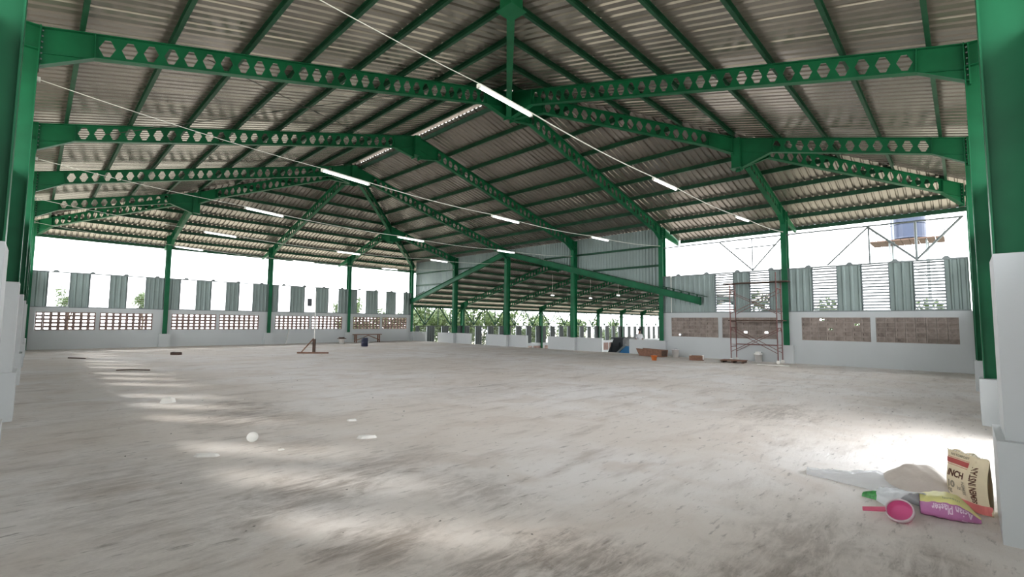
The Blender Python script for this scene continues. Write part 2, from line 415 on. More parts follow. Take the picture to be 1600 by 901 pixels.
def beam_parts(root, p0, p1, zt, zb, Ltot, start, end, base=None, mats=GREEN, stub=True, bolts=True):
    """p0 column point, p1 post point (2D, relative to root); start/end: (haunch length, haunch drop, face offset)"""
    a, c = Vector((p0[0], p0[1], 0)), Vector((p1[0], p1[1], 0)); d = (c-a).normalized(); x = Vector((-d.y, d.x, 0))
    fr = lambda s, o, z: a+d*s+x*o+Vector((0, 0, z))
    s0, s1 = start[2], Ltot-end[2]; h0, h1 = s0+start[0], s1-end[0]
    m_ = MB(); hexweb(m_, fr, h0, h1, zb, zt); part('web', m_, mats, root)
    def zbh(s):
        if s < h0: return zb(h0)-(start[1])*(h0-s)/(h0-s0) if start[0] else zb(s)
        if s > h1: return zb(h1)+(zb(s1)-zb(h1)-end[1])*(s-h1)/(s1-h1)
        return zb(s)
    for (q0, q1) in ((s0, h0), (h1, s1)):
        m_ = MB(); P = []
        for o in (-.008, .008): P += [fr(q0, o, zbh(q0)), fr(q1, o, zbh(q1)), fr(q1, o, zt(q1)), fr(q0, o, zt(q0))]
        m_.hexa([P[0], P[1], P[5], P[4], P[3], P[2], P[6], P[7]])
        # stiffener along the flange line through the haunch
        qa, qb = q0, q1
        m_.hexa([fr(qa, -.04, zb(qa)-.006), fr(qb, -.04, zb(qb)-.006), fr(qb, .04, zb(qb)-.006), fr(qa, .04, zb(qa)-.006),
                 fr(qa, -.04, zb(qa)+.006), fr(qb, -.04, zb(qb)+.006), fr(qb, .04, zb(qb)+.006), fr(qa, .04, zb(qa)+.006)])
        part('haunch', m_, mats, root)
    m_ = MB(); strip_(m_, fr, [s0, s1], lambda s: zt(s)-.014, 0.18, .014); part('top_flange', m_, mats, root)
    m_ = MB(); strip_(m_, fr, [s0, h0, h1, s1], lambda s: zbh(s), 0.18, .014); part('bottom_flange', m_, mats, root)
    for q in (h0, h1):
        m_ = MB(); m_.hexa([fr(q-.008, -.09, zb(q)+.012), fr(q+.008, -.09, zb(q)+.012), fr(q+.008, .09, zb(q)+.012), fr(q-.008, .09, zb(q)+.012),
                            fr(q-.03, -.09, zt(q)-.012), fr(q-.014, -.09, zt(q)-.012), fr(q-.014, .09, zt(q)-.012), fr(q-.03, .09, zt(q)-.012)])
        part('splice_plate', m_, mats, root)
    m_ = MB()
    for q in (s0, s1):
        za, zc = zbh(q)-.06, zt(q)+.01
        m_.hexa([fr(q-.012, -.1, za), fr(q+.012, -.1, za), fr(q+.012, .1, za), fr(q-.012, .1, za),
                 fr(q-.012, -.1, zc), fr(q+.012, -.1, zc), fr(q+.012, .1, zc), fr(q-.012, .1, zc)])
    part('end_plate', m_, mats, root)
    if bolts:
        m_ = MB(); q = s0+.012; za, zc = zbh(s0)+.03, zt(s0)-.06
        for i in range(7):
            for o in (-.06, .06):
                z = za+(zc-za)*i/6
                m_.tube([fr(q, o, z), fr(q+.025, o, z)], .014, 6)
        part('bolt_row', m_, PIPE, root, stuff=True)
    if stub:
        m_ = MB(); e0, e1 = -0.45, -2.15
        P = []
        for o in (-.05, .05): P += [fr(e0, o, zt(e0)-.34), fr(e1, o, zt(e1)-.14), fr(e1, o, zt(e1)), fr(e0, o, zt(e0))]
        m_.hexa([P[0], P[1], P[5], P[4], P[3], P[2], P[6], P[7]])
        part('eave_bracket', m_, mats, root)
ST, EN, ENJ = (0.74, 0.45, -0.07), (1.0, 0.45, 0.16), (1.0, 0.60, 0.16)
def main_beam(label, p0, p1, jack=False, stub=True):
    t = thing('castellated_beam', label, 'beam', (p0[0], p0[1], 0))
    Lt = (Vector(p1)-Vector(p0)).length
    beam_parts(t, (0, 0), (p1[0]-p0[0], p1[1]-p0[1]), ztop, zbot, Lt, ST, ENJ if jack else EN, stub=stub)
    return t
CN = 'green castellated beam '
main_beam('nearest '+CN+'at upper left, rising from the left columns to the nearest ridge post', (0, 12), (12, 12))
main_beam('second '+CN+'from the front on the left, rising to the middle ridge post', (0, 18), (12, 18))
main_beam('third '+CN+'from the front on the left, rising to the farthest ridge post', (0, 24), (12, 24))
main_beam('short '+CN+'on the left, fourth from the front, ending at the left hip post', (0, 30), (6, 30), True)
main_beam('long '+CN+'at upper right, rising from the right columns to the nearest ridge post', (12, 0), (12, 12))
main_beam('short '+CN+'at right, from a right column to the right hip post', (18, 0), (18, 6), True)
main_beam(CN+'sloping down from the nearest ridge post to the start of the right louvred wall', (24, 12), (12, 12))
main_beam(CN+'sloping down from the middle ridge post to the third parapet column', (24, 18), (12, 18), stub=False)
main_beam(CN+'sloping down from the farthest ridge post to the second parapet column', (24, 24), (12, 24), stub=False)
main_beam('short '+CN+'from the far hip post down to the first parapet column', (24, 30), (18, 30), True, stub=False)
main_beam('short '+CN+'from the right hip post down to the column behind the scaffold', (24, 6), (18, 6), True)
main_beam(CN+'from the farthest ridge post down to the second column of the back wall', (12, 36), (12, 24))
main_beam('short '+CN+'from the left hip post down to the first column of the back wall', (6, 36), (6, 30), True)
main_beam('short '+CN+'from the far hip post down to the third column of the back wall', (18, 36), (18, 30), True)
R2 = math.sqrt(2)
def hip_beam(label, pa, pb, lower):
    """pa lower end, pb upper end; lower: starts at a corner column"""
    t = thing('castellated_beam', label, 'beam', (pa[0], pa[1], 0))
    base_t = 0 if lower else 6
    zt = lambda s: ztop(base_t+s/R2); zb = lambda s: zbot(base_t+s/R2)
    Lt = (Vector(pb)-Vector(pa)).length
    if lower: st, en = (0.75, 0.45, 0.12), (1.0, 0.6, 0.16)
    else: st, en = (0.9, 0.28, 0.16), (1.1, 0.45, 0.18)
    beam_parts(t, (0, 0), (pb[0]-pa[0], pb[1]-pa[1]), zt, zb, Lt, st, en, stub=False, bolts=lower)
hip_beam('green castellated hip beam overhead, running from the near hip post to the nearest ridge post', (6, 6), (12, 12), False)
hip_beam('green castellated hip beam between the nearest ridge post and the right hip post', (18, 6), (12, 12), False)
hip_beam('green castellated hip beam from the right hip post down to the right corner', (24, 0), (18, 6), True)
hip_beam('green castellated hip beam between the farthest ridge post and the left hip post', (6, 30), (12, 24), False)
hip_beam('green castellated hip beam from the left hip post down to the far left corner', (0, 36), (6, 30), True)
hip_beam('green castellated hip beam between the farthest ridge post and the far hip post', (18, 30), (12, 24), False)
hip_beam('green castellated hip beam from the far hip post down to the far corner', (24, 36), (18, 30), True)
def post(name, label, x, y, zb_, zt_, rot=0.0):
    t = thing(name, label, 'post', (x, y, zb_), rot)
    m_ = MB(); m_.box((-.15, -.15, .02), (.15, .15, zt_-zb_)); part('shaft', m_, GREEN, t)
    m_ = MB(); m_.box((-.20, -.20, 0), (.20, .20, .02)); part('bottom_plate', m_, GREEN, t)
post('ridge_post', 'green ridge post nearest the camera, behind the brightest tube light', 12, 12, 9.30, ztop(12)-0.02)
post('ridge_post', 'green ridge post in the middle of the ridge, second from the front', 12, 18, 9.30, ztop(12)-0.02)
post('ridge_post', 'green ridge post at the far end of the ridge', 12, 24, 9.30, ztop(12)-0.02)
post('hip_post', 'green hip post overhead at the top edge of the photo', 6, 6, 7.46, ztop(6)-0.02)
post('hip_post', 'green hip post at right where the short right beams meet', 18, 6, 7.46, ztop(6)-0.02)
post('hip_post', 'green hip post at left where the short left beams meet', 6, 30, 7.46, ztop(6)-0.02)
post('hip_post', 'green hip post nearest the far corner of the hall', 18, 30, 7.46, ztop(6)-0.02)
# roof bracing rods
for lab, pa, pb in (('thin dark bracing rod crossing upward away from the camera under the left roof', (2.5, 12), (9.8, 18)),
                    ('thin dark bracing rod crossing upward toward the camera under the left roof', (8.6, 12), (1.3, 18))):
    t = thing('bracing_rod', lab, 'rod', (pa[0], pa[1], 0))
    dz_ = -.2 if pa[0] < 5 else -.26; m_ = MB(); m_.tube([(0, 0, ztop(pa[0])+dz_), (pb[0]-pa[0], 6, ztop(pb[0])+dz_)], .011, 6); part('rod', m_, DCABLE, t)
    m_ = MB(); k = .5; q = Vector((0, 0, ztop(pa[0])+dz_)).lerp(Vector((pb[0]-pa[0], 6, ztop(pb[0])+dz_)), k)
    d = Vector((pb[0]-pa[0], 6, ztop(pb[0])-ztop(pa[0]))).normalized()
    m_.tube([q-d*.12, q+d*.12], .022, 6); part('turnbuckle', m_, DCABLE, t)

# ------------------------------------------------------------------ columns
def column(label, x, y, ax, ztop_, ped=True, pier=False, offs=(0, 0), zbase=0.0, mats=GREEN, dep=0.40, fl=0.24, pedz=0.8, bracket=False):
    """ax: axis of the web ('x' or 'y')"""
    t = thing('steel_column', label, 'column', (x+offs[0], y+offs[1], zbase))
    H = ztop_-zbase; zb_ = pedz if ped else 0.0
    sw = (lambda p: p) if ax == 'x' else (lambda p: (p[1], p[0], p[2]))
    def bx(m_, a, c):
        A, C_ = sw(a), sw(c); m_.box([min(A[i], C_[i]) for i in range(3)], [max(A[i], C_[i]) for i in range(3)])
    m_ = MB(); bx(m_, (-dep/2+.014, -.01, zb_), (dep/2-.014, .01, H)); part('web', m_, mats, t)
    for sg in (-1, 1):
        m_ = MB(); bx(m_, (sg*dep/2, -fl/2, zb_), (sg*(dep/2-.014), fl/2, H)); part('flange', m_, mats, t)
    m_ = MB()
    for z in (H-.45, H-.02):
        for sg in (-1, 1): bx(m_, (-dep/2+.014, sg*.01, z-.012), (dep/2-.014, sg*(fl/2-.01), z))
    part('stiffener', m_, mats, t)
    if ped:
        m_ = MB(); bx(m_, (-.33, -.45 if pier else -.28, 0), (.26, .45 if pier else .28, pedz)); part('pedestal', m_, WALL, t, 'white concrete pedestal')
    if pier:
        m_ = MB(); bx(m_, (-.30, -.36, pedz), (.21, .36, 2.31)); part('pier', m_, WALL, t, 'white plastered pier around the column foot')
    if bracket:
        m_ = MB(); m_.box((-.12, -.70, 4.35-zbase), (.10, -.32, 5.0)); part('bracket', m_, DARK, t)
    return t
GC = 'green steel column '
column('slim '+GC+'in the far left corner of the hall', 0, 36, 'y', 6.95, offs=(-.12, .1), ped=False)
column(GC+'on the louvred back wall, first from the far left corner', 6, 36, 'y', 6.98, offs=(-.1, .1))
column(GC+'on the louvred back wall, second from the far left corner', 12, 36, 'y', 6.98, offs=(-.05, .1))
column(GC+'on the louvred back wall beside the brown trestle bench', 18, 36, 'y', 6.98, offs=(-.03, .1))
column('dark '+GC+'at the far corner where back wall and parapets meet', 24, 36, 'y', 6.95, offs=(-.05, .1))
column(GC+'behind the leftmost full parapet, first of the parapet columns', 24, 30, 'x', 6.98, offs=(.1, 0))
column(GC+'in line with the lower hall gable peak, second of the parapet columns', 24, 24, 'x', 6.98, offs=(.1, 0))
column(GC+'third of the parapet columns, beside the gap showing the truck', 24, 18, 'x', 6.98, offs=(.1, 0))
column(GC+'where the parapets end and the right louvred wall starts', 24, 12, 'x', 6.98, offs=(.1, 0))
column(GC+'on the right louvred wall just behind the scaffold', 24, 6, 'x', 6.98, offs=(.1, 0))
column('slim '+GC+'in the right corner at the end of the right louvred wall', 24, 0, 'x', 6.95, offs=(.1, -.15), ped=False)
column('nearest '+GC+'at right above a white pier, beside the beige sack', 6, 0, 'y', 6.98, offs=(0, -.2), pier=True)
column(GC+'at right on a white pedestal, second from the front', 12, 0, 'y', 6.98, offs=(0, -.2))
column(GC+'at right on a white pedestal, third from the front', 18, 0, 'y', 6.98, offs=(0, -.2))
for v, lab in ((6, 'dark '+GC+'cut off at the top left corner of the photo'), (12, GC+'at the left edge above the nearest white pier in view'), (18, GC+'at left above a white pier, second from the front'),
               (24, GC+'at left above a white pier, third from the front'), (30, GC+'at left above a white pier, fourth from the front')):
    column(lab, 0, v, 'x', 6.98, offs=(-.27, 0), pier=True)

# ------------------------------------------------------------------ louvred walls
def vent_block_mesh(open_, mats):
    m_ = MB(); w_, h_, d_ = .145, .095, .065; a, c = .092, .045
    O = [(-w_, -h_), (w_, -h_), (w_, h_), (-w_, h_)]; I = [(-a, -c), (a, -c), (a, c), (-a, c)]
    back = d_ if open_ else -.01
    for i in range(4):
        j = (i+1) % 4
        m_.quad([(O[i][0], -d_, O[i][1]), (O[j][0], -d_, O[j][1]), (I[j][0], -d_, I[j][1]), (I[i][0], -d_, I[i][1])])
        m_.quad([(O[j][0], -d_, O[j][1]), (O[i][0], -d_, O[i][1]), (O[i][0], d_, O[i][1]), (O[j][0], d_, O[j][1])])
        m_.quad([(I[i][0], -d_, I[i][1]), (I[j][0], -d_, I[j][1]), (I[j][0], back, I[j][1]), (I[i][0], back, I[i][1])])
        if open_: m_.quad([(O[j][0], d_, O[j][1]), (O[i][0], d_, O[i][1]), (I[i][0], d_, I[i][1]), (I[j][0], d_, I[j][1])])
    if not open_:
        m_.quad([(I[0][0], back, I[0][1]), (I[1][0], back, I[1][1]), (I[2][0], back, I[2][1]), (I[3][0], back, I[3][1])])
        m_.quad([(O[1][0], d_, O[1][1]), (O[0][0], d_, O[0][1]), (O[3][0], d_, O[3][1]), (O[2][0], d_, O[2][1])])
    return m_.mesh('vent_block', mats)
VB_OPEN = vent_block_mesh(True, BLOCK); VB_SHUT = vent_block_mesh(False, BLOCK_G); VB_GOPEN = vent_block_mesh(True, BLOCK_G)
# wall frames: local x along the wall, local y outward, wall root rotated
def wall_root(name, loc, rz):
    o = link(name, None, None, loc, rz); o['kind'] = 'structure'; return o
WT0, WT1 = 0.05, 0.20
def vent_opening(root, x0, blocks, joined=False):
    """8 x 5 vent blocks, lower left at x0"""
    m_ = MB()
    for k in range(9): m_.box((x0+k*.306-.006, .07, 1.05), (x0+k*.306+.006, .17, 2.05))
    for k in range(6): m_.box((x0, .075, 1.05+k*.2-.006), (x0+8*.306, .165, 1.05+k*.2+.006))
    vp = part('vent_panel', m_, MORTAR, root)
    if joined:
        me = VB_SHUT; m2 = MB()
        for i in range(8):
            for j in range(5):
                k = len(m2.v); off = Vector((x0+.153+i*.306, .12, 1.15+j*.2))
                m2.v += [v.co+off for v in me.vertices]
                for p in me.polygons: m2.f.append(tuple(k+q for q in p.vertices)); m2.mi.append(0)
        q = part('vent_block', m2, BLOCK_G, vp, stuff=True)
        return
    for j in range(5):
        for i in range(8):
            me = blocks(i, j)
            link('vent_block', me, vp, (x0+.153+i*.306, .12+random.uniform(-.004, .004), 1.15+j*.2))
def masonry(root, xa, xb, vents, name='masonry'):
    m_ = MB(); xs = [xa]
    m_.box((xa, WT0, -0.02), (xb, WT1, 1.05)); m_.box((xa, WT0, 2.05), (xb, WT1, ZW))
    edges = [xa]+[e for x0 in vents for e in (x0, x0+8*.306)]+[xb]
    for a, c in zip(edges[0::2], edges[1::2]): m_.box((a, WT0, 1.05), (c, WT1, 2.05))
    part(name, m_, WALL, root)
def clad_panel(root, x0, x1, z0, z1, mats=CLAD, name='cladding_panel', y=0.10, ph=0.0):
    m_ = MB(); k = int(max(1, round((x1-x0)/PITCH_R))); pw = (x1-x0)/k; prev = None
    for i in range(k):
        a = x0+i*pw
        for (s, h) in ((a, 0), (a+pw*.5, 0), (a+pw*.65, -RIB), (a+pw*.85, -RIB)):
            cur = (s, y+h)
            if prev: m_.quad([(prev[0], prev[1], z0), (cur[0], cur[1], z0), (cur[0], cur[1], z1), (prev[0], prev[1], z1)])
            prev = cur
    m_.quad([(prev[0], prev[1], z0), (x1, y, z0), (x1, y, z1), (prev[0], prev[1], z1)])
    # back skin gives the sheet its thickness
    m_.quad([(x1, y+.03, z0), (x0, y+.03, z0), (x0, y+.03, z1), (x1, y+.03, z1)])
    return part(name, m_, mats, root)
def slat_mesh(wd, mats, tilt=.12):
    m_ = MB(); m_.bar((-wd/2, 0, 0), (wd/2, 0, 0), .045 if tilt < .3 else .11, .008, up=(0, -math.sin(tilt), math.cos(tilt))); return m_.mesh('slat', mats)
WN = [0]
def louver_window(root_loc, rz, xc, wd, nslat=15, joined=False, z0=ZW+.08, z1=ZP-.04, mats=SLAT, tilt=.12):
    WN[0] += 1
    M = Matrix.Rotation(rz, 4, 'Z'); p = M @ Vector((xc, .10, 0))+Vector(root_loc)
    m_ = MB(); q = .03
    m_.box((-wd/2, -.05, z0-.03), (wd/2, .05, z0)); m_.box((-wd/2, -.05, z1), (wd/2, .05, z1+.03))
    for sg in (-1, 1): m_.box((sg*wd/2-(q if sg > 0 else 0), -.05, z0), (sg*wd/2+(q if sg < 0 else 0), .05, z1))
    o = link('window_%d' % WN[0], m_.mesh('window_frame', mats), None, p, rz); o['kind'] = 'structure'
    me = slat_mesh(wd-.06, mats, tilt)
    for i in range(nslat):
        z = z0+(i+.5)*(z1-z0)/nslat
        link('slat', me, o, (0, 0, z))
def louvred_wall(name, loc, rz, nb, bays, blocks, tilt=.12, mason=None):
    """bays: list of (x0, window centres)"""
    root = wall_root(name, loc, rz)
    vents = []
    for (x0, wins, vs) in bays: vents += [x0+q for q in vs]
    xa = min(b_[0] for b_ in bays); xb = max(b_[0] for b_ in bays)+6
    for (ma, mb_) in (mason or ((xa-(.2 if xa <= 0 else 0), xb+(.2 if xb >= nb*6 else 0)),)): masonry(root, ma, mb_, sorted(q for q in vents if ma < q < mb_))
    for v in vents: vent_opening(root, v, blocks, joined=blocks is None)
    for (x0, wins, vs) in bays:
        e = x0
        for wc, wd in wins:
            clad_panel(root, e, x0+wc-wd/2, ZW+.04, ZP-.01); e = x0+wc+wd/2
            louver_window(loc, rz, x0+wc, wd, tilt=tilt)
        clad_panel(root, e, x0+6, ZW+.04, ZP-.01)
    for z, h in ((ZW+.02, .05), (ZP-.02, .06)):
        m_ = MB(); m_.box((xa, .045, z-h/2), (xb, .155, z+h/2)); part('rail', m_, PIPE, root)
    for k in range(int((xb-xa)/1.5)):
        m_ = MB(); x = xa+.9+k*1.5
        m_.hexa([(x-.14, .06, ZP), (x+.14, .06, ZP), (x+.14, .12, ZP), (x-.14, .12, ZP), (x-.04, .06, ZP+.1), (x+.06, .06, ZP+.1), (x+.06, .12, ZP+.1), (x-.04, .12, ZP+.1)])
        part('gusset', m_, PIPE, root)
    return root
AW = ((1.05, .9), (2.76, .9), (4.42, .9))
louvred_wall('wall_back', (0, 36, 0), 0.0, 4, [(0, AW, (.22, 2.84)), (6, AW, (.24, 2.86)), (12, ((.98, .88), (2.86, .88), (4.7, .88)), (.40, 3.02)), (18, ((1.1, .85), (3.0, .85), (4.75, .85)), (.40, 3.05))],
             lambda i, j: VB_OPEN)
# right wall: local x runs toward -y (from y=12 to y=0)
louvred_wall('wall_right', (24, 12, 0), -math.pi/2, 2, [(0, ((3.28, .88), (4.9, .88)), (.5, 3.14)), (6, ((1.5, .92), (3.25, .9), (4.9, .92)), (.58, 3.2))],
             lambda i, j: VB_GOPEN if random.random() < .02 else VB_SHUT, tilt=.68)
# left wall: local x runs toward +y; outward is -x
louvred_wall('wall_left', (-.25, 0, 0), math.pi/2, 6, [(6*k, AW, (.22, 2.84)) for k in range(6)], None)
# front wall: one bay stands open below the louvred panel
louvred_wall('wall_front', (24, -.25, 0), math.pi, 4, [(0, AW, (.22, 2.84)), (6, AW, (.22, 2.84)), (12, AW, ()), (18, AW, (.22, 2.84))], None, mason=((0, 13.7), (16.9, 24.2)))
wr = bpy.data.objects['wall_right']
# parapets along the open side (world y -> local x = 12 - y)
for (y0, y1) in ((33.85, 36.1), (30.3, 32.08), (27.9, 29.7), (24.3, 26.12), (21.96, 23.7), (18.3, 20.06), (15.84, 17.7), (12.3, 14.02)):
    m_ = MB(); m_.box((12-y1, .0, -.3), (12-y0, .15, .82)); part('parapet', m_, WALL, wr)
m_ = MB(); m_.box((12-36.1, .12, -.36), (0, .24, -.01)); part('slab_edge', m_, WALL, wr)
# gable cladding above the lower hall roof
GA = lambda v: 3.66+0.27*((v-12) if v <= 24 else (36-v))      # top of gable beam
wg = struct('wall_gable')
v = 12.2
while v < 35.9:
    v1 = min(v+.8, 36.0); m_ = MB(); prev = None; k = 4; pw = (v1-v)/k
    for i in range(k):
        a = v+i*pw
        for (s, h) in ((a, 0), (a+pw*.5, 0), (a+pw*.65, -RIB), (a+pw*.85, -RIB)):
            cur = (s, h)
            if prev: m_.quad([(24.36+prev[1], prev[0], GA(prev[0])+.02), (24.36+prev[1], prev[0], 7.05), (24.36+cur[1], cur[0], 7.05), (24.36+cur[1], cur[0], GA(cur[0])+.02)])
            prev = cur
    m_.quad([(24.36+prev[1], prev[0], GA(prev[0])+.02), (24.36+prev[1], prev[0], 7.05), (24.36, v1, 7.05), (24.36, v1, GA(v1)+.02)])
    m_.quad([(24.40, v, GA(v)+.02), (24.40, v1, GA(v1)+.02), (24.40, v1, 7.05), (24.40, v, 7.05)])
    part('cladding_panel', m_, CLAD, wg)
    v = v1
for z in (4.95, 6.03):
    dv = (z-3.7)/.27
    for (a, c) in ((12.2, 12+dv), (36-dv, 35.9)):
        m_ = MB(); m_.box((24.26, a, z-.06), (24.32, c, z+.06)); part('girt', m_, GREEN_D, wg)

# gable beams (plain I sections, ends sticking out past the columns)
for lab, va, vb in (('green sloping gable beam right of the lower hall peak, end sticking out past its column', 9.85, 24.0),
                    ('green sloping gable beam left of the lower hall peak', 36.2, 24.0)):
    t = thing('gable_beam', lab, 'beam', (23.86, va, 0))
    zz = lambda y: GA(y) if 12 <= y <= 36 else (3.66-0.27*(12-y) if y < 12 else 3.66-.27*(y-36))
    d = vb-va; za, zc = zz(va), zz(vb)
    def slab(m_, o0, o1, h0, h1):
        m_.hexa([(o0, 0, za+h0), (o1, 0, za+h0), (o1, d, zc+h0), (o0, d, zc+h0), (o0, 0, za+h1), (o1, 0, za+h1), (o1, d, zc+h1), (o0, d, zc+h1)])
    m_ = MB(); slab(m_, -.01, .01, -.36, -.014); part('web', m_, GREEN, t)
    m_ = MB(); slab(m_, -.1, .1, -.014, 0); part('top_flange', m_, GREEN, t)
    m_ = MB(); slab(m_, -.1, .1, -.374, -.36); part('bottom_flange', m_, GREEN, t)
    m_ = MB()
    for k in range(5 if va < 12 else 2):
        y = (.15+k*.42)*(1 if d > 0 else -1); m_.box((-.04, y-.03, zz(va+y)+.0), (.04, y+.03, zz(va+y)+.10))
    m_.bar((0, -.35*(1 if d > 0 else -1), za+.11-.09), (0, 2.2*(1 if d > 0 else -1), zz(va+2.2)+.12 if va < 12 else zz(va-2.2)+.12), .1, .03); part('purlin_cleat', m_, GREEN_D, t)
    m_ = MB(); m_.cbox((0, 0, za-.19), (.22, .02, .42)); part('end_plate', m_, GREEN, t)

# ------------------------------------------------------------------ pipe trusses in the wall gap
def pipe_truss(label, x, yc, segs, r=.022):
    t = thing('pipe_truss', label, 'truss', (x, yc, 0))
    for nm, a, c, rr in segs:
        m_ = MB(); m_.tube([(0, a[0]-yc, a[1]), (0, c[0]-yc, c[1])], rr, 8); part(nm, m_, PIPE, t)
pipe_truss('thin grey pipe truss above the louvres between scaffold column and right corner', 24.12, 3, [
    ('chord', (.05, 5.82), (5.9, 5.86), .034), ('diagonal', (2.92, 5.8), (4.38, 4.32), .034), ('diagonal', (2.92, 5.8), (1.43, 4.32), .042), ('diagonal', (.12, 5.8), (1.43, 4.32), .042),
    ('diagonal', (4.38, 4.32), (5.85, 5.84), .016), ('upright', (2.9, 5.8), (2.9, 4.3), .034), ('upright', (1.43, 5.82), (1.43, 4.3), .042)])
pipe_truss('thin grey pipe truss above the louvres left of the scaffold column', 24.12, 9, [
    ('chord', (6.1, 5.86), (11.9, 5.86), .034), ('diagonal', (8.9, 5.82), (7.4, 4.32), .034), ('diagonal', (7.4, 4.32), (6.05, 5.84), .034),
    ('diagonal', (8.9, 5.82), (10.35, 4.32), .016), ('crossbar', (8.3, 5.43), (6.35, 5.44), .028), ('upright', (7.4, 5.84), (7.4, 4.3), .028)])
# conduit on the right wall
m_ = MB(); m_.tube([(23.98, 11.45, 2.32), (23.98, 11.45, 4.2)], .018, 8); m_.cbox((23.98, 11.45, 4.24), (.06, .08, .08))
tag(link('conduit', m_.mesh('conduit', CABLE)), 'thin white vertical conduit on the panel right of the parapet end column', 'conduit')

# ------------------------------------------------------------------ tube lights on cables
ORD = {6: 'nearest', 12: 'second nearest', 18: 'third', 24: 'fourth', 30: 'farthest'}
TUBE_AT = {6: ((5.25, 6.53, 5.74, 5.68), (11.5, 12.8, 5.57, 5.58), (17.75, 19.05, 5.62, 5.68)),
           12: ((5.17, 6.44, 5.60, 5.53), (11.25, 12.55, 5.45, 5.43), (17.37, 18.65, 5.55, 5.57)),
           18: ((5.1, 6.3, 5.60, 5.52), (11.2, 12.5, 5.43, 5.41), (17.3, 18.56, 5.55, 5.57)),
           24: ((5.2, 6.4, 5.55, 5.50), (11.25, 12.5, 5.39, 5.38), (17.28, 18.55, 5.58, 5.56)),
           30: ((5.2, 6.4, 5.55, 5.50), (11.25, 12.5, 5.40, 5.39), (17.4, 18.6, 5.50, 5.51))}
LW = ('left', 'middle', 'right')
for v, tubes in TUBE_AT.items():
    t = thing('light_cable', 'white cable strung across the hall, %s of five, carrying tube lights' % ORD[v], 'cable', (0, v, 0))
    pts = [(-.05, 0, 6.0)]
    for (a, c, za, zc) in tubes: pts += [(a, 0, za+.05), (c, 0, zc+.05)]
    pts.append((23.95, 0, 5.97))
    m_ = MB()
    for q_, (a, c) in enumerate(zip(pts[:-1], pts[1:])):
        a, c = Vector(a), Vector(c); N = 7; sag = .0 if (c-a).length < 2 else .06
        m_.tube([a.lerp(c, i/N)-Vector((0, 0, sag*4*(i/N)*(1-i/N))) for i in range(N+1)], .007 if q_ < 1 else .012, 6)
    part('wire', m_, CABLE, t)
    for px_ in (-.05, 23.95):
        m_ = MB(); m_.cbox((px_, 0, 6.0), (.05, .05, .08)); part('anchor', m_, CABLE, t)
    for i, (a, c, za, zc) in enumerate(tubes):
        L_ = thing('tube_light', '%s lit tube light on the %s cable across the hall' % (LW[i], ORD[v]), 'lamp', ((a+c)/2, v, (za+zc)/2), 0)
        h = (c-a)/2; dz = (zc-za)/2
        m_ = MB(); m_.smooth = False; m_.tube([(-h, 0, -dz-.01), (h, 0, dz-.01)], .028, 12); part('tube', m_, TUBE, L_)
        m_ = MB(); m_.bar((-h, 0, -dz+.03), (h, 0, dz+.03), .045, .03); part('housing', m_, CABLE, L_)
        for sg in (-1, 1):
            m_ = MB(); m_.bar((sg*h, 0, sg*dz), (sg*(h+.05), 0, sg*dz), .06, .07); part('end_cap', m_, CABLE, L_)

# ------------------------------------------------------------------ lower hall
ZL = -3.0
LO = 3.66-Z0                          # lower roof relative to the main roof line
lz = lambda t: ztop(t)+LO             # top of lower beams, t from its eave column line
lceil = struct('ceiling')
for side in (0, 1):
    P = (lambda t, s, z: (24.46+s, 36-t, z)) if side == 0 else (lambda t, s, z: (24.46+s, 12+t, z))
    far = MB()
    for k in range(60):
        m_ = roof_sheet_mesh(k, k+1.0, lambda q: -2.3, lambda q: 11.92, P, lambda t: lz(t)+SHEET_Z)
        if side == 0 and k < 24: part('roof_sheet', m_, ZINC, lceil)
        else:
            b0 = len(far.v); far.v += m_.v; far.f += [tuple(i+b0 for i in f) for f in m_.f]; far.mi += m_.mi
    part('roof_sheet', far, ZINC, lceil, stuff=True)
    for t in TS:
        part('purlin', c_channel(P(t, .3, lz(t)), P(t, 59.5, lz(t)), side=1 if side == 0 else -1), GREEN_D, lceil)
part('ridge_cap', cap_strip((24.5, 24, lz(12)+SHEET_Z+.06), (84.4, 24, lz(12)+SHEET_Z+.06), .32, .07), ZINC, lceil)
NTH = ('first', 'second', 'third', 'fourth', 'fifth', 'sixth', 'seventh', 'eighth', 'ninth', 'tenth')
for k in range(9):
    x = 30+6*k
    for side, (ya, yb) in enumerate(((36, 24), (12, 24))):
        if side == 1 and k > 3: continue
        lab = ('dark castellated beam under the lower hall roof, %s beyond the parapets' if side == 0 else 'dark castellated beam on the far slope of the lower hall roof, %s beyond the parapets') % NTH[k]
        t = thing('castellated_beam', lab, 'beam', (x, ya, 0), 0)
        beam_parts(t, (0, 0), (0, yb-ya), lambda s: lz(s), lambda s: zbot(s)+LO, 12.0, ST, (1.0, .45, .01), stub=False, bolts=False)
    column('green column of the lower hall far wall, %s beyond the parapets' % NTH[k], x, 36, 'y', 3.6, ped=False, offs=(0, .1), zbase=ZL)
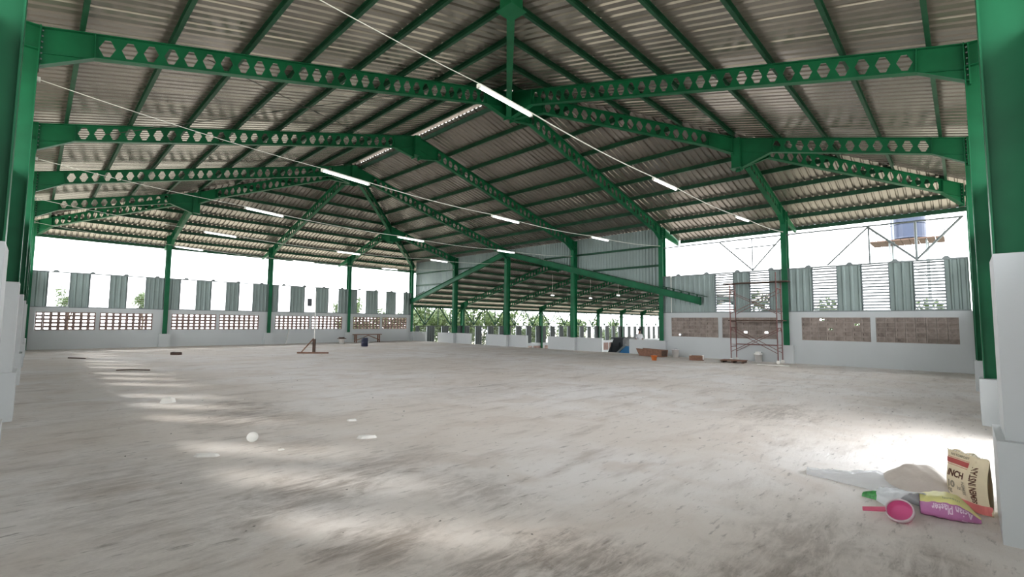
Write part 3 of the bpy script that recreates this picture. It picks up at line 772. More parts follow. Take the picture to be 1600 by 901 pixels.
# lower hall far wall
lw = struct('wall_far')
x = 24.5
m_ = MB(); m_.box((24.5, 36.1, ZL), (84.5, 36.25, -1.95)); m_.box((24.5, 36.1, -.95), (84.5, 36.25, -.62)); part('masonry', m_, WALL, lw)
me0 = VB_SHUT
m2 = MB()
for k in range(30):
    xx = 24.9+2*k; m2.box((xx-.4, 36.1, -1.95), (xx-.22, 36.25, -.95), 0)
part('pier', m2, WALL, lw, stuff=True)
m2 = MB()
for i in range(190):
    for j in range(5):
        k = len(m2.v); off = Vector((24.75+i*.31, 36.18, -1.85+j*.2))
        m2.v += [v_.co+off for v_ in VB_OPEN.vertices]
        for p in VB_OPEN.polygons: m2.f.append(tuple(k+q for q in p.vertices)); m2.mi.append(0)
part('vent_block', m2, BLOCK, lw, stuff=True)
for bay in range(10):
    x0 = 24+6*bay; e = x0 if bay else 24.5
    for wc, wd in AW:
        a = x0+wc+.25-wd/2; m_ = MB()
        q = clad_panel(lw, e, a, -.62, 1.30, CLAD_D, y=36.1); e = a+wd
        WN[0] += 1
        m_ = MB()
        for sg in (0, 1): m_.box((a+sg*(wd-.03), 36.05, -.6), (a+.03+sg*(wd-.03), 36.15, 1.28))
        o = link('window_%d' % WN[0], m_.mesh('window_frame', SLAT)); o['kind'] = 'structure'
        if bay < 6:
            me = slat_mesh(wd-.06, CLAD_D)
            for i in range(12): link('slat', me, o, (a+wd/2, 36.1, -.55+i*.155))
    clad_panel(lw, e, x0+6, -.62, 1.30, CLAD_D, y=36.1)
    t = thing('pipe_truss', 'pipe truss above the lower hall far wall, bay %s from the parapets' % NTH[bay], 'truss', (x0, 36.1, 1.3))
    m_ = MB(); m_.tube([(.1, 0, 1.85), (5.9, 0, 1.85)], .05, 6); part('chord', m_, GREEN_D, t)
    for c_ in (1.5, 4.5):
        for d_ in (-1.35, 1.35):
            m_ = MB(); m_.tube([(c_, 0, .12), (c_+d_, 0, 1.8)], .06, 6); part('diagonal', m_, GREEN_D, t)
        m_ = MB(); m_.tube([(c_, 0, .12), (c_, 0, 1.85)], .045, 6); part('upright', m_, GREEN_D, t)
    m_ = MB(); m_.tube([(3, 0, .12), (3, 0, 1.85)], .045, 6); part('upright', m_, GREEN_D, t)
m_ = MB(); m_.box((24.5, 36.04, 1.27), (84.5, 36.16, 1.34)); part('rail', m_, CLAD_D, lw)
# hanging lamps in the lower hall
for i, (x, y, L_) in enumerate(((33, 27, 1.9), (36, 22, 2.2), (39, 27, 1.9), (42, 21, 2.2), (48, 22, 2.2))):
    top = lz(12-abs(24-y))
    t = thing('hanging_lamp', '%s of the thin wired lamps hanging from the lower hall roof, counted from the parapets' % NTH[i], 'lamp', (x, y, top-L_))
    m_ = MB(); m_.tube([(0, 0, .05), (0, 0, L_)], .012, 6); part('wire', m_, CABLE, t)
    m_ = MB(); m_.tube([(-.2, 0, 0), (.2, 0, 0)], .03, 8); part('tube', m_, TUBE, t)
    m_ = MB(); m_.cbox((0, 0, .05), (.42, .05, .04)); part('housing', m_, CABLE, t)

# ------------------------------------------------------------------ outside: trees, water tower
def tree_mesh(seed, n, rx, rz_):
    rnd = random.Random(seed); m_ = MB(); cl = []
    for i in range(16):
        a = rnd.uniform(0, 6.28); r = rnd.uniform(.1, .8); cl.append(Vector((math.cos(a)*r*rx, math.sin(a)*r*rx, rnd.uniform(-.75, .75)*rz_)))
    for i in range(n):
        c = rnd.choice(cl); d = Vector((rnd.gauss(0, 1), rnd.gauss(0, 1), rnd.gauss(0, 1))).normalized()
        p = c+d*(rnd.uniform(.3, 1)**.5)*.42*rx; s_ = rnd.uniform(.10, .24)
        u = Vector((rnd.gauss(0, 1), rnd.gauss(0, 1), rnd.gauss(0, 1))).normalized(); v_ = u.cross(d)
        if v_.length < .05: continue
        v_.normalize(); u = v_.cross(d+u*.6).normalized()
        m_.quad([p-u*s_, p+v_*s_*.5, p+u*s_, p-v_*s_*.5])
    return m_.mesh('foliage', LEAF)
TM = [tree_mesh(i, 2600, 2.2, 2.2) for i in range(4)]
def tree(label, x, y, h, sc=1.0, k=0, group=None):
    t = thing('tree', label, 'tree', (x, y, -3.02), random.uniform(0, 6.28), group)
    m_ = MB(); pts = [(0, 0, 0), (.08, .05, h*.3), (-.05, .1, h*.55), (.05, 0, h*.8)]; m_.tube(pts, [.16, .12, .09, .03], 8)
    for i in range(4):
        a = 1.6*i; m_.tube([(0, .05, h*(.35+.08*i)), (math.cos(a)*.9*sc, math.sin(a)*.9*sc, h*(.55+.09*i))], [.06, .02], 6)
    part('trunk', m_, BOARK, t)
    f = link('foliage', TM[k % 4], t, (0, 0, h-2.3*sc)); f.scale = (sc, sc, sc*1.0)
rnd = random.Random(3)
TX = [(27.5, 52, 5.4, 1.15), (31.5, 53, 6.6, 1.3), (35, 49, 7.2, 1.35), (38.5, 54, 7.0, 1.3), (42, 50, 7.4, 1.4), (45.5, 54, 7.0, 1.35), (49, 50, 7.2, 1.35), (53, 54, 6.6, 1.3),
      (57.5, 50, 6.4, 1.3), (62, 54, 6.2, 1.3), (66.5, 50, 6.0, 1.3), (72, 54, 5.8, 1.3), (77.5, 50, 5.8, 1.3)]
for i, (x, y, h, sc) in enumerate(TX):
    tree('green leafy tree behind the lower hall far wall, %s beyond the parapets' % (NTH[i] if i < 10 else ('eleventh', 'twelfth', 'thirteenth')[i-10]), x, y, h, sc, i)
for i, (lab, x, y, h, sc) in enumerate((('distant green tree behind the first window of the back wall', 2.6, 62, 7.7, .55), ('distant green tree behind the third window of the back wall', 8.4, 64, 7.7, .5),
                        ('distant green tree behind the last window of the back wall', 34.5, 70, 8.6, 1.2))):
    tree(lab, x, y, h, sc, i)
for i, (lab, x, y, h, sc) in enumerate((('distant tree behind the louvres beside the scaffold', 28.6, 7.8, 6.6, .6), ('distant tree behind the third window from the right corner', 44, 7.6, 7.0, 1.0),
                        ('distant tree behind the window nearest the right corner', 60, 2.6, 7.4, 1.6))):
    tree(lab, x, y, h, sc, i)
t = thing('water_tower', 'blue water tank on a steel stand rising behind the right louvred wall', 'water tower', (44, 2.85, -3.02))
m_ = MB(); m_.lathe([(0, 11.0), (1.02, 11.0), (1.02, 11.05), (1.0, 11.1), (1.0, 12.0), (1.03, 12.05), (1.0, 12.1), (1.0, 13.0), (1.03, 13.05), (1.0, 13.1), (.98, 13.7), (.4, 14.1), (.0, 14.15)], n=28); part('tank', m_, TANK, t)
m_ = MB()
for k in range(9): m_.box((-1.5, -1.9+k*.45, 10.78), (1.5, -1.48+k*.45, 10.86))
part('deck', m_, DWOOD, t)
for sx in (-1, 1):
    for sy_ in (-1, 1):
        m_ = MB(); m_.tube([(sx*.9, sy_*1.0, 0), (sx*.9, sy_*1.0, 10.8)], .06, 8); part('leg', m_, PIPE, t)
for k in range(5):
    for sx in (-1, 1):
        m_ = MB(); m_.tube([(sx*.9, -1, 2*k+.2), (sx*.9, 1, 2*k+2)], .03, 6); part('brace', m_, PIPE, t)
for sy_ in (-1.9, 1.9):
    m_ = MB(); m_.tube([(-1.4, sy_, 10.85), (-1.4, sy_, 11.7)], .03, 6); m_.tube([(1.4, sy_, 10.85), (1.4, sy_, 11.7)], .03, 6); m_.tube([(-1.4, sy_, 11.7), (1.4, sy_, 11.7)], .03, 6); part('railing', m_, PIPE, t)
m_ = MB(); m_.tube([(-.9, .75, 1), (-1.02, .75, 13.2)], .05, 8); part('pipe', m_, PIPE, t)

# ------------------------------------------------------------------ truck in the lower hall and the person on it
t = thing('truck', 'truck with a dark sloping cargo body and blue panel beyond the parapet gap', 'truck', (27.6, 15.6, ZL))
for sx in (-1, 1):
    for y in (-1.9, 1.0, 1.9):
        m_ = MB(); M = Matrix.Rotation(math.pi/2, 4, 'Y')
        m_.lathe([(0, -.14), (.3, -.14), (.46, -.12), (.48, -.05), (.48, .05), (.46, .12), (.3, .14), (0, .14)], (sx*.95, y, .48), 20, 0, M); part('wheel', m_, RUBBER, t)
m_ = MB(); m_.box((-.5, -2.6, .62), (.5, 2.5, .86)); part('chassis', m_, DARK, t)
m_ = MB(); P = [(-1.05, -2.9), (-1.05, -1.5)]
m_.hexa([(-1.0, -2.9, .7), (1.0, -2.9, .7), (1.0, -1.5, .7), (-1.0, -1.5, .7), (-.95, -2.6, 2.5), (.95, -2.6, 2.5), (.95, -1.5, 2.5), (-.95, -1.5, 2.5)]); cab = part('cab', m_, BLUE, t)
m_ = MB(); m_.hexa([(-.85, -2.79, 1.5), (.85, -2.79, 1.5), (.85, -2.77, 1.5), (-.85, -2.77, 1.5), (-.82, -2.66, 2.35), (.82, -2.66, 2.35), (.82, -2.64, 2.35), (-.82, -2.64, 2.35)]); part('windscreen', m_, DARK, cab)
m_ = MB(); m_.box((-1.05, -1.4, .86), (1.05, 2.4, 1.0)); part('bed', m_, DARK, t)
m_ = MB()     # tall sloping hopper body
m_.hexa([(-1.05, .35, 1.0), (1.05, .35, 1.0), (1.05, 2.4, 1.0), (-1.05, 2.4, 1.0), (-1.05, .35, 3.72), (1.05, .35, 3.72), (1.05, 1.02, 3.72), (-1.05, 1.02, 3.72)])
hp = part('cargo_body', m_, DARK, t)
m_ = MB(); m_.box((-1.2, .2, 3.72), (1.2, 1.15, 3.80)); part('rim', m_, DARK, hp)
m_ = MB()
for y in (.75, 1.35): m_.bar((-1.07, y, 1.0), (-1.07, y-.15, 3.5), .03, .05)
part('rib', m_, DARK, hp)
m_ = MB(); m_.box((-1.05, -1.4, 1.0), (1.05, .3, 2.66)); part('load', m_, TANK, t, 'stacked load under the person')
m_ = MB(); m_.hexa([(-1.45, -.6, 2.0), (-1.15, -.6, 2.0), (-1.15, 1.35, 2.0), (-1.45, 1.35, 2.0), (-1.45, -.6, 3.3), (-1.15, -.6, 3.3), (-1.15, -.1, 3.3), (-1.45, -.1, 3.3)]); part('side_panel', m_, BLUE, t, 'blue slanted side panel')
m_ = MB(); m_.bar((-1.47, 1.40, 2.1), (-1.47, -.1, 3.4), .04, .10); part('trim', m_, PIPE, t)

def skin_body(name, J, E_, parent, mats, sub=2):
    """skinned figure: J {name:(pos, radius)}, E_ pairs"""
    me = bpy.data.meshes.new(name); ks = list(J); idx = {k: i for i, k in enumerate(ks)}
    me.from_pydata([J[k][0] for k in ks], [(idx[a], idx[c]) for a, c in E_], [])
    o = link(name, me, parent)
    md = o.modifiers.new('skin', 'SKIN'); md.use_smooth_shade = True
    for i, k in enumerate(ks):
        r = J[k][1]; me.skin_vertices[0].data[i].radius = (r, r)
    me.skin_vertices[0].data[0].use_root = True
    sb = o.modifiers.new('sub', 'SUBSURF'); sb.levels = sub; sb.render_levels = sub
    me.materials.append(mats)
    dg = bpy.context.evaluated_depsgraph_get(); ev = o.evaluated_get(dg)
    nm = bpy.data.meshes.new_from_object(ev); o.modifiers.clear(); o.data = nm
    return o
pt = thing('person', 'person in a pale shirt and dark hat standing behind the dark truck body', 'person', (27.5, 15.35, ZL+2.66), 2.6)
J = {'hip': ((0, 0, .86), .135), 'belly': ((0, .01, 1.02), .13), 'chest': ((0, .03, 1.22), .15), 'neck': ((0, .05, 1.40), .055), 'head0': ((0, .07, 1.49), .085), 'head1': ((0, .075, 1.60), .085)}
E_ = [('hip', 'belly'), ('belly', 'chest'), ('chest', 'neck'), ('neck', 'head0'), ('head0', 'head1')]
for sg, n_ in ((-1, 'l'), (1, 'r')):
    J.update({n_+'sh': ((sg*.18, .03, 1.33), .062), n_+'el': ((sg*.25, .06, 1.06), .045), n_+'wr': ((sg*.19, .24, .92), .03), n_+'pm': ((sg*.17, .31, .90), .032),
              n_+'th': ((sg*.09, 0, .78), .095), n_+'kn': ((sg*.11, .03, .46), .06), n_+'an': ((sg*.12, 0, .09), .042), n_+'to': ((sg*.13, .15, .04), .038)})
    E_ += [('chest', n_+'sh'), (n_+'sh', n_+'el'), (n_+'el', n_+'wr'), (n_+'wr', n_+'pm'), ('hip', n_+'th'), (n_+'th', n_+'kn'), (n_+'kn', n_+'an'), (n_+'an', n_+'to')]
    for q, (dx, ln) in enumerate(((-.028, .055), (-.009, .07), (.010, .066), (.028, .05))):
        J[n_+'f%d' % q] = ((sg*.17+dx, .31+ln, .885), .010); J[n_+'g%d' % q] = ((sg*.17+dx, .31+ln+.02, .862), .008)
        E_ += [(n_+'pm', n_+'f%d' % q), (n_+'f%d' % q, n_+'g%d' % q)]
    J[n_+'t0'] = ((sg*.125, .30, .90), .011); J[n_+'t1'] = ((sg*.118, .34, .89), .009); E_ += [(n_+'pm', n_+'t0'), (n_+'t0', n_+'t1')]
body = skin_body('body', J, E_, pt, SKIN)
JS = {'hip': ((0, 0, .86), .155), 'belly': ((0, .01, 1.02), .15), 'chest': ((0, .03, 1.22), .172), 'top': ((0, .045, 1.37), .085)}
ES = [('hip', 'belly'), ('belly', 'chest'), ('chest', 'top')]
JT = {'hip': ((0, 0, .84), .15)}; ET = []
for sg, n_ in ((-1, 'l'), (1, 'r')):
    JS.update({n_+'sh': ((sg*.185, .03, 1.33), .082), n_+'el': ((sg*.245, .055, 1.08), .065)}); ES += [('chest', n_+'sh'), (n_+'sh', n_+'el')]
    JT.update({n_+'th': ((sg*.095, 0, .74), .11), n_+'kn': ((sg*.11, .03, .46), .08), n_+'an': ((sg*.12, 0, .12), .062)}); ET += [('hip', n_+'th'), (n_+'th', n_+'kn'), (n_+'kn', n_+'an')]
skin_body('shirt', JS, ES, pt, CLOTH); skin_body('trousers', JT, ET, pt, TROUSER)
m_ = MB(); m_.smooth = True; m_.lathe([(.21, 1.60), (.20, 1.615), (.115, 1.625), (.112, 1.69), (.08, 1.735), (0, 1.745)], (0, .075, 0), 20); part('hat', m_, DARK, pt)
m_ = MB()
for sg in (-1, 1): m_.lathe([(0, -.012), (.012, 0), (0, .012)], (sg*.032, .157, 1.555), 8)
part('eyes', m_, RUBBER, pt)
m_ = MB(); m_.hexa([(-.014, .15, 1.515), (.014, .15, 1.515), (.012, .185, 1.52), (-.012, .185, 1.52), (-.007, .15, 1.56), (.007, .15, 1.56), (.005, .162, 1.56), (-.005, .162, 1.56)]); m_.cbox((0, .152, 1.485), (.05, .012, .010)); part('face', m_, SKIN, pt)

# ------------------------------------------------------------------ things on the floor
# scaffold
t = thing('scaffold', 'rusty two-tier wheeled tube scaffold by the right louvred wall', 'scaffold', (23.3, 7.1, 0))
fy, bx_ = 0.98, 0.36
for sy_ in (-1, 1):
    for (z0, z1, tier) in ((.14, 1.86, 0), (1.86, 3.62, 1)):
        m_ = MB(); r = .024
        for sx in (-1, 1): m_.tube([(sx*bx_, sy_*fy, z0), (sx*bx_, sy_*fy, z1)], r, 8)
        for z in (z0+.55, z1-.02, z1-.3): m_.tube([(-bx_, sy_*fy, z), (bx_, sy_*fy, z)], r*.8, 8)
        for sx in (-1, 1): m_.tube([(sx*bx_, sy_*fy, z1-.55), (sx*bx_*.45, sy_*fy, z1-.28)], r*.7, 6)
        part('end_frame', m_, RUST, t)
    m_ = MB()
for sx in (-1, 1):
    for (z0, z1) in ((.45, 1.5), (2.2, 3.2)):
        for a in (-1, 1):
            m_ = MB(); m_.tube([(sx*(bx_+.02), -fy*a, z0), (sx*(bx_+.02), fy*a, z1)], .014, 6); part('cross_brace', m_, RUST, t)
    m_ = MB(); m_.tube([(sx*bx_, -fy, .8), (sx*bx_, fy, .8)], .015, 6); part('rail', m_, RUST, t)
for z, ln in ((1.90, 1.15), (3.64, 1.35)):
    for k in (-.16, .16):
        m_ = MB(); m_.cbox((k, -.05, z), (.28, ln*2, .04)); part('plank', m_, DWOOD, t)
m_ = MB(); m_.tube([(-bx_, -fy, 3.6), (-bx_, -fy, 4.05)], .02, 6); part('guard_post', m_, RUST, t)
for sx in (-1, 1):
    for sy_ in (-1, 1):
        m_ = MB(); M = Matrix.Rotation(math.pi/2, 4, 'Y'); m_.lathe([(0, -.03), (.06, -.03), (.08, -.015), (.08, .015), (.06, .03), (0, .03)], (sx*bx_, sy_*fy, .08), 16, 0, M)
        m_.box((sx*bx_-.012, sy_*fy-.012, .08), (sx*bx_+.012, sy_*fy+.012, .16)); part('caster', m_, PALE, t)
# levelling pole
t = thing('marker_pole', 'tall thin pole on a brown timber foot standing on the open floor', 'pole', (10.45, 24.6, 0), -.78)
m_ = MB(); m_.tube([(0, 0, .05), (0, 0, 2.55)], .022, 8); m_.tube([(0, 0, 2.5), (0, 0, 3.25)], .014, 8); part('shaft', m_, PALE, t)
m_ = MB(); m_.box((-.85, -.05, 0), (.75, .05, .07)); part('foot_beam', m_, WOOD, t)
m_ = MB(); m_.bar((-.02, .02, .80), (-.65, .02, .07), .05, .05); part('stay', m_, WOOD, t)
m_ = MB(); m_.box((-.06, -.06, .07), (.06, .06, .75)); part('sleeve', m_, DWOOD, t)
m_ = MB(); m_.tube([(0, 0, 2.72), (-.28, .0, 2.72)], .012, 6); part('arm', m_, DARK, t)
m_ = MB(); m_.cbox((-.32, 0, 2.66), (.20, .10, .40)); part('target_box', m_, DARK, t, 'small dark box')
# leaning stick at back wall
t = link('stick', None); m_ = MB(); m_.tube([(12.9, 35.2, .02), (13.35, 35.95, 1.0)], .02, 6); bpy.data.objects.remove(t)
tag(link('stick', m_.mesh('stick', PALE)), 'pale stick leaning on the back wall left of the second column', 'stick')
# trestle bench
t = thing('trestle_bench', 'brown timber trestle bench by the back wall', 'bench', (19.2, 35.1, 0), -.03)
m_ = MB(); m_.box((-1.2, -.18, .60), (1.2, .18, .66)); part('top', m_, WOOD, t)
for sx in (-1, 1):
    for y in (-.14, .14):
        m_ = MB(); m_.box((sx*1.0-.04, y-.03, 0), (sx*1.0+.04, y+.03, .60)); part('leg', m_, WOOD, t)
    m_ = MB(); m_.box((sx*1.0-.03, -.14, .16), (sx*1.0+.03, .14, .22)); part('rung', m_, WOOD, t)
    m_ = MB(); m_.bar((sx*.95, -.16, .2), (0, -.16, .56), .03, .06); part('brace', m_, WOOD, t)
# drum, buckets
def bucket(name, label, x, y, r0, r1, h, mats, handle=None, lid=None, cat='bucket'):
    t = thing(name, label, cat, (x, y, 0), 0)
    m_ = MB(); m_.smooth = True; m_.lathe([(0, 0), (r0, 0), (r1, h), (r1+.012, h), (r1+.012, h-.03), (r1-.012, h-.0), (r1-.02, h-.01), (r0-.02, .03), (0, .03)], n=20); part('body', m_, mats, t)
    m_ = MB(); m_.tube([(r1*math.cos(a), -.02, h-.02+.5*r1*math.sin(a)) for a in [math.pi*i/10 for i in range(11)]], .006, 6); part('handle', m_, PIPE, t)
    if lid:
        m_ = MB(); m_.box((-r1*1.3, -r1*.7, h), (r1*1.4, r1*.7, h+.05)); m_.box((-r1*.9, -r1*.4, h+.05), (r1*.9, r1*.5, h+.12)); part('contents', m_, lid, t, 'brown boards lying across the top')
    return t
t = thing('drum', 'dark navy plastic drum in front of the trestle bench', 'drum', (15.9, 29.4, 0))
m_ = MB(); m_.smooth = True; m_.lathe([(0, 0), (.20, 0), (.22, .03), (.22, .20), (.232, .22), (.22, .24), (.22, .40), (.232, .42), (.22, .44), (.215, .55), (.18, .58), (0, .58)], n=24); part('body', m_, NAVY, t)
m_ = MB(); m_.lathe([(.185, .58), (.185, .60), (.15, .61), (.15, .59), (0, .585)], n=24); part('rim', m_, PIPE, t)
bucket('bucket', 'white bucket with brown boards on top near the back wall', 16.2, 33.4, .17, .21, .38, BUCKET, lid=DWOOD)
bucket('bucket', 'small orange bucket standing in front of the wooden mortar trough', 20.6, 10.75, .10, .14, .22, ORANGE)
bucket('bucket', 'pale bucket at the right end of the wooden mortar trough', 23.3, 10.95, .15, .18, .40, BUCKET)
bucket('bucket', 'white paint bucket against the wall between the scaffold legs', 23.75, 7.15, .14, .17, .34, BUCKET, lid=PALE)
# mortar trough
t = thing('mortar_trough', 'brown wooden mortar trough in front of the last parapet', 'trough', (22.9, 12.0, 0), -.06)
m_ = MB(); m_.box((-.28, -.65, .02), (.28, .62, .06)); part('bottom', m_, WOOD, t)
for sx in (-1, 1):
    m_ = MB(); m_.hexa([(sx*.28-.02, -.65, .02), (sx*.28+.02, -.65, .02), (sx*.28+.02, .62, .02), (sx*.28-.02, .62, .02), (sx*.32-.02, -.68, .36), (sx*.32+.02, -.68, .36), (sx*.32+.02, .80, .40), (sx*.32-.02, .80, .40)]); part('side_board', m_, WOOD, t)
for y in (-.62, .60):
    m_ = MB(); m_.box((-.28, y-.02, .06), (.28, y+.02, .34)); part('end_board', m_, DWOOD, t)
# low timber crate and planks
t = thing('crate', 'low brown timber crate on the floor between trough and scaffold', 'crate', (22.2, 9.4, 0), .2)
m_ = MB(); m_.box((-.18, -.3, 0), (.18, .3, .04)); part('base', m_, WOOD, t)
for sx in (-1, 1):
    m_ = MB(); m_.box((sx*.18-.015, -.3, .04), (sx*.18+.015, .3, .22)); part('side_board', m_, WOOD, t)
for y in (-.28, .28):
    m_ = MB(); m_.box((-.16, y-.015, .04), (.16, y+.015, .26)); part('end_board', m_, PALE, t)
t = thing('pallet', 'low timber pallet lying at the left foot of the scaffold', 'pallet', (22.3, 7.75, 0), .1)
for k in range(4):
    m_ = MB(); m_.box((-.35+k*.19, -.5, .09), (-.21+k*.19, .5, .12)); part('board', m_, WOOD, t)
for y in (-.42, 0, .42):
    m_ = MB(); m_.box((-.35, y-.04, 0), (.36, y+.04, .09)); part('bearer', m_, DWOOD, t)
m_ = MB(); m_.box((22.0, 5.5, 0), (22.15, 6.7, .03)); tag(link('plank', m_.mesh('plank', PALE)), 'pale plank flat on the floor at the right foot of the scaffold', 'plank')
# scattered scraps
def scrap(name, label, x, y, size, mats, rz=0.0, cat='scrap', jag=.25):
    m_ = MB(); rn = random.Random(hash((x, y)) % 1000); a, c, h = size; N = 9; ring = []
    for i in range(N):
        q = 2*math.pi*i/N; k = 1+rn.uniform(-jag, jag); ring.append((math.cos(q)*a*k, math.sin(q)*c*k))
    k0 = 0
    m_.v = [Vector((p[0], p[1], 0)) for p in ring]+[Vector((p[0]*.8, p[1]*.8, h*(1+rn.uniform(-jag, jag)))) for p in ring]
    for i in range(N): m_.f.append((i, (i+1) % N, N+(i+1) % N, N+i)); m_.mi.append(0)
    m_.f.append(tuple(range(N, 2*N))); m_.f.append(tuple(reversed(range(N)))); m_.mi += [0, 0]
    tag(link(name, m_.mesh(name, mats), None, (x, y, 0), rz), label, cat)
m_ = MB(); m_.cbox((0, 0, .06), (.42, .2, .12)); 
t = thing('brick', 'dark brick lying near the back wall, left of the marker pole', 'brick', (5.07, 27.6, 0), -.7)
part('block', m_, DWOOD, t); m_ = MB(); m_.cbox((0, 0, .125), (.36, .14, .012)); part('mortar', m_, DARK, t)
scrap('paper_scrap', 'crumpled white scrap on the left floor, among the light streaks', 2.16, 12.0, (.12, .10, .09), PALE)
M = Matrix.Rotation(.95, 4, Vector((0, 0, 1)).cross(Vector((-.30, -.955, 0))))
m_ = MB(); m_.smooth = True; m_.lathe([(0, 0), (.062, 0), (.068, .03), (.075, .032), (.07, .026), (.058, .008), (0, .008)], (0, 0, .055), 24, 0, M)
tag(link('lid', m_.mesh('lid', PALE), None, (2.38, 7.46, 0)), 'round white lid lying tilted on the floor at front left', 'lid')
scrap('board_scrap', 'thin pale board scrap on the floor, nearest at the left', 1.75, 7.1, (.17, .06, .03), PALE, -.7, jag=.1)
scrap('board_scrap', 'pale board scrap right of the round white lid', 3.64, 6.56, (.14, .05, .035), PALE, -.5, jag=.15)
scrap('paper_scrap', 'small pale scrap behind the round white lid to its right', 4.05, 7.82, (.10, .04, .03), PALE, -.6)
scrap('paper_scrap', 'tiny pale flake just right of the round white lid', 2.52, 6.75, (.05, .03, .012), PALE, -.6)
m_ = MB(); m_.tube([(2.15, 20.3, .02), (2.5, 20.1, .03), (2.95, 19.7, .02)], .02, 6); tag(link('stick', m_.mesh('stick', DWOOD)), 'dark bent stick lying on the left floor toward the back', 'stick')
m_ = MB(); m_.tube([(1.3, 27.8, .02), (1.8, 27.0, .02)], .03, 6); tag(link('stick', m_.mesh('stick', DWOOD)), 'short dark stick by the left wall near the back corner', 'stick')
rn = random.Random(11); m_ = MB()
for i in range(420):
    x, y = rn.uniform(.8, 23), rn.uniform(.8, 34); r = rn.uniform(.006, .018)*(1.0 if x+y > 10 else .8)
    ax, ay, az = r*rn.uniform(.7, 1.6), r*rn.uniform(.7, 1.6), r*rn.uniform(.4, .8)
    k = len(m_.v); m_.v += [Vector((x+ax, y, .0)), Vector((x, y+ay, .0)), Vector((x-ax, y, .0)), Vector((x, y-ay, .0)), Vector((x+ax*.2, y-ay*.1, az))]
    m_.f += [(k, k+1, k+4), (k+1, k+2, k+4), (k+2, k+3, k+4), (k+3, k, k+4)]; m_.mi += [0]*4
g = link('rubble', m_.mesh('rubble', STONE)); g['kind'] = 'stuff'; tag(g, 'tiny stone crumbs scattered over the concrete floor', 'rubble')

# ------------------------------------------------------------------ foreground: sacks, plastic, scoop
def text_mesh(body, size, M, mats, mapf=None, bold=0.0, align='LEFT', sx=1.0):
    cu = bpy.data.curves.new('lettering', 'FONT'); cu.body = body; cu.size = size; cu.align_x = align; cu.offset = bold; cu.fill_mode = 'FRONT'; cu.resolution_u = 3
    o = bpy.data.objects.new('tmp', cu); COL.objects.link(o)
    dg = bpy.context.evaluated_depsgraph_get(); me = bpy.data.meshes.new_from_object(o.evaluated_get(dg)); bpy.data.objects.remove(o)
    for v_ in me.vertices:
        p = M @ Vector((v_.co.x*sx, v_.co.y, 0)); v_.co = mapf(p) if mapf else p
    me.materials.clear(); me.materials.append(mats); return me
# upright beige sack: local x width, -y faces the camera, z up
def sack_front(x, z):
    """front surface depth of the sack at (x, z)"""
    q = max(0, 1-(abs(x)/.205)**3); zz_ = z/.505
    bulge = .095*(.55+.45*math.sin(math.pi*min(1, max(0, (zz_*.9+.12)))))*(1-.55*max(0, zz_-.55)/.45)
    fold = -.02*math.exp(-((x-.075-.05*zz_)/.02)**2)*(zz_ > .25)+.006*math.sin(23*x+9*z)+.005*math.sin(17*z-11*x)
    return -(bulge*q**.6)+fold*q
def sack_xz(i, j, NX, NZ):
    u = i/NX*2-1; zz_ = j/NZ; x = u*.205*(1-.05*math.sin(zz_*3.1)+(.04 if zz_ < .15 else 0)); z = zz_*.505
    if zz_ > .9: z += .012*math.sin(u*9)-.02*(u > .35)*(u-.35)/.65
    return x, z
sk = thing('cement_sack', 'beige paper sack with red band and brown print standing against the white pier', 'sack', (6.40, .235, 0), math.atan2(-.69, -.72))
def sack_grid(zlo, zhi, NX, NZ, front=True, both=True):
    m_ = MB(); m_.smooth = True; G = {}
    for sidef in (1, -1):
        for i in range(NX+1):
            for j in range(NZ+1):
                x, z = sack_xz(i, zlo*NZ+(zhi-zlo)*j, NX, NZ); y = sack_front(x, z)
                if sidef < 0: y = -y*.8
                G[(sidef, i, j)] = len(m_.v); m_.v.append(Vector((x, y, z)))
    for i in range(NX):
        for j in range(NZ):
            q = (G[(1, i, j)], G[(1, i+1, j)], G[(1, i+1, j+1)], G[(1, i, j+1)])
            m_.f.append(q); m_.mi.append(0); q = (G[(-1, i, j)], G[(-1, i, j+1)], G[(-1, i+1, j+1)], G[(-1, i+1, j)]); m_.f.append(q); m_.mi.append(0)
    for i in range(NX):
        m_.f.append((G[(1, i, NZ)], G[(1, i+1, NZ)], G[(-1, i+1, NZ)], G[(-1, i, NZ)])); m_.f.append((G[(1, i, 0)], G[(-1, i, 0)], G[(-1, i+1, 0)], G[(1, i+1, 0)])); m_.mi += [0, 0]
    return m_
part('paper_body', sack_grid(0, 1, 32, 30), PAPER, sk)
def band(z0, z1, mats, nm, x0=-.207, x1=.207):
    m_ = MB(); m_.smooth = True; N = 28; prev = None
    for i in range(N+1):
        x = x0+(x1-x0)*i/N; lo = Vector((x*1.005, sack_front(x*.995, z0)-.003, z0)); hi = Vector((x*1.005, sack_front(x*.995, z1)-.003, z1)); mid = Vector((x*1.005, sack_front(x*.995, (z0+z1)/2)-.003, (z0+z1)/2))
        if prev: m_.quad([prev[0], lo, mid, prev[1]]); m_.quad([prev[1], mid, hi, prev[2]])
        prev = (lo, mid, hi)
    part(nm, m_, mats, sk)
band(.005, .085, SACKPINK, 'bottom_band'); band(.385, .43, SACKRED, 'red_band', -.20, .06); band(.437, .441, SACKRED, 'red_line', -.20, .06); band(.37, .374, SACKRED, 'red_line', -.20, .06)
mp_ = lambda p: Vector((p.x, sack_front(p.x, p.z)-.004, p.z))
RXM = Matrix(((1, 0, 0, 0), (0, 0, 1, 0), (0, 1, 0, 0), (0, 0, 0, 1)))
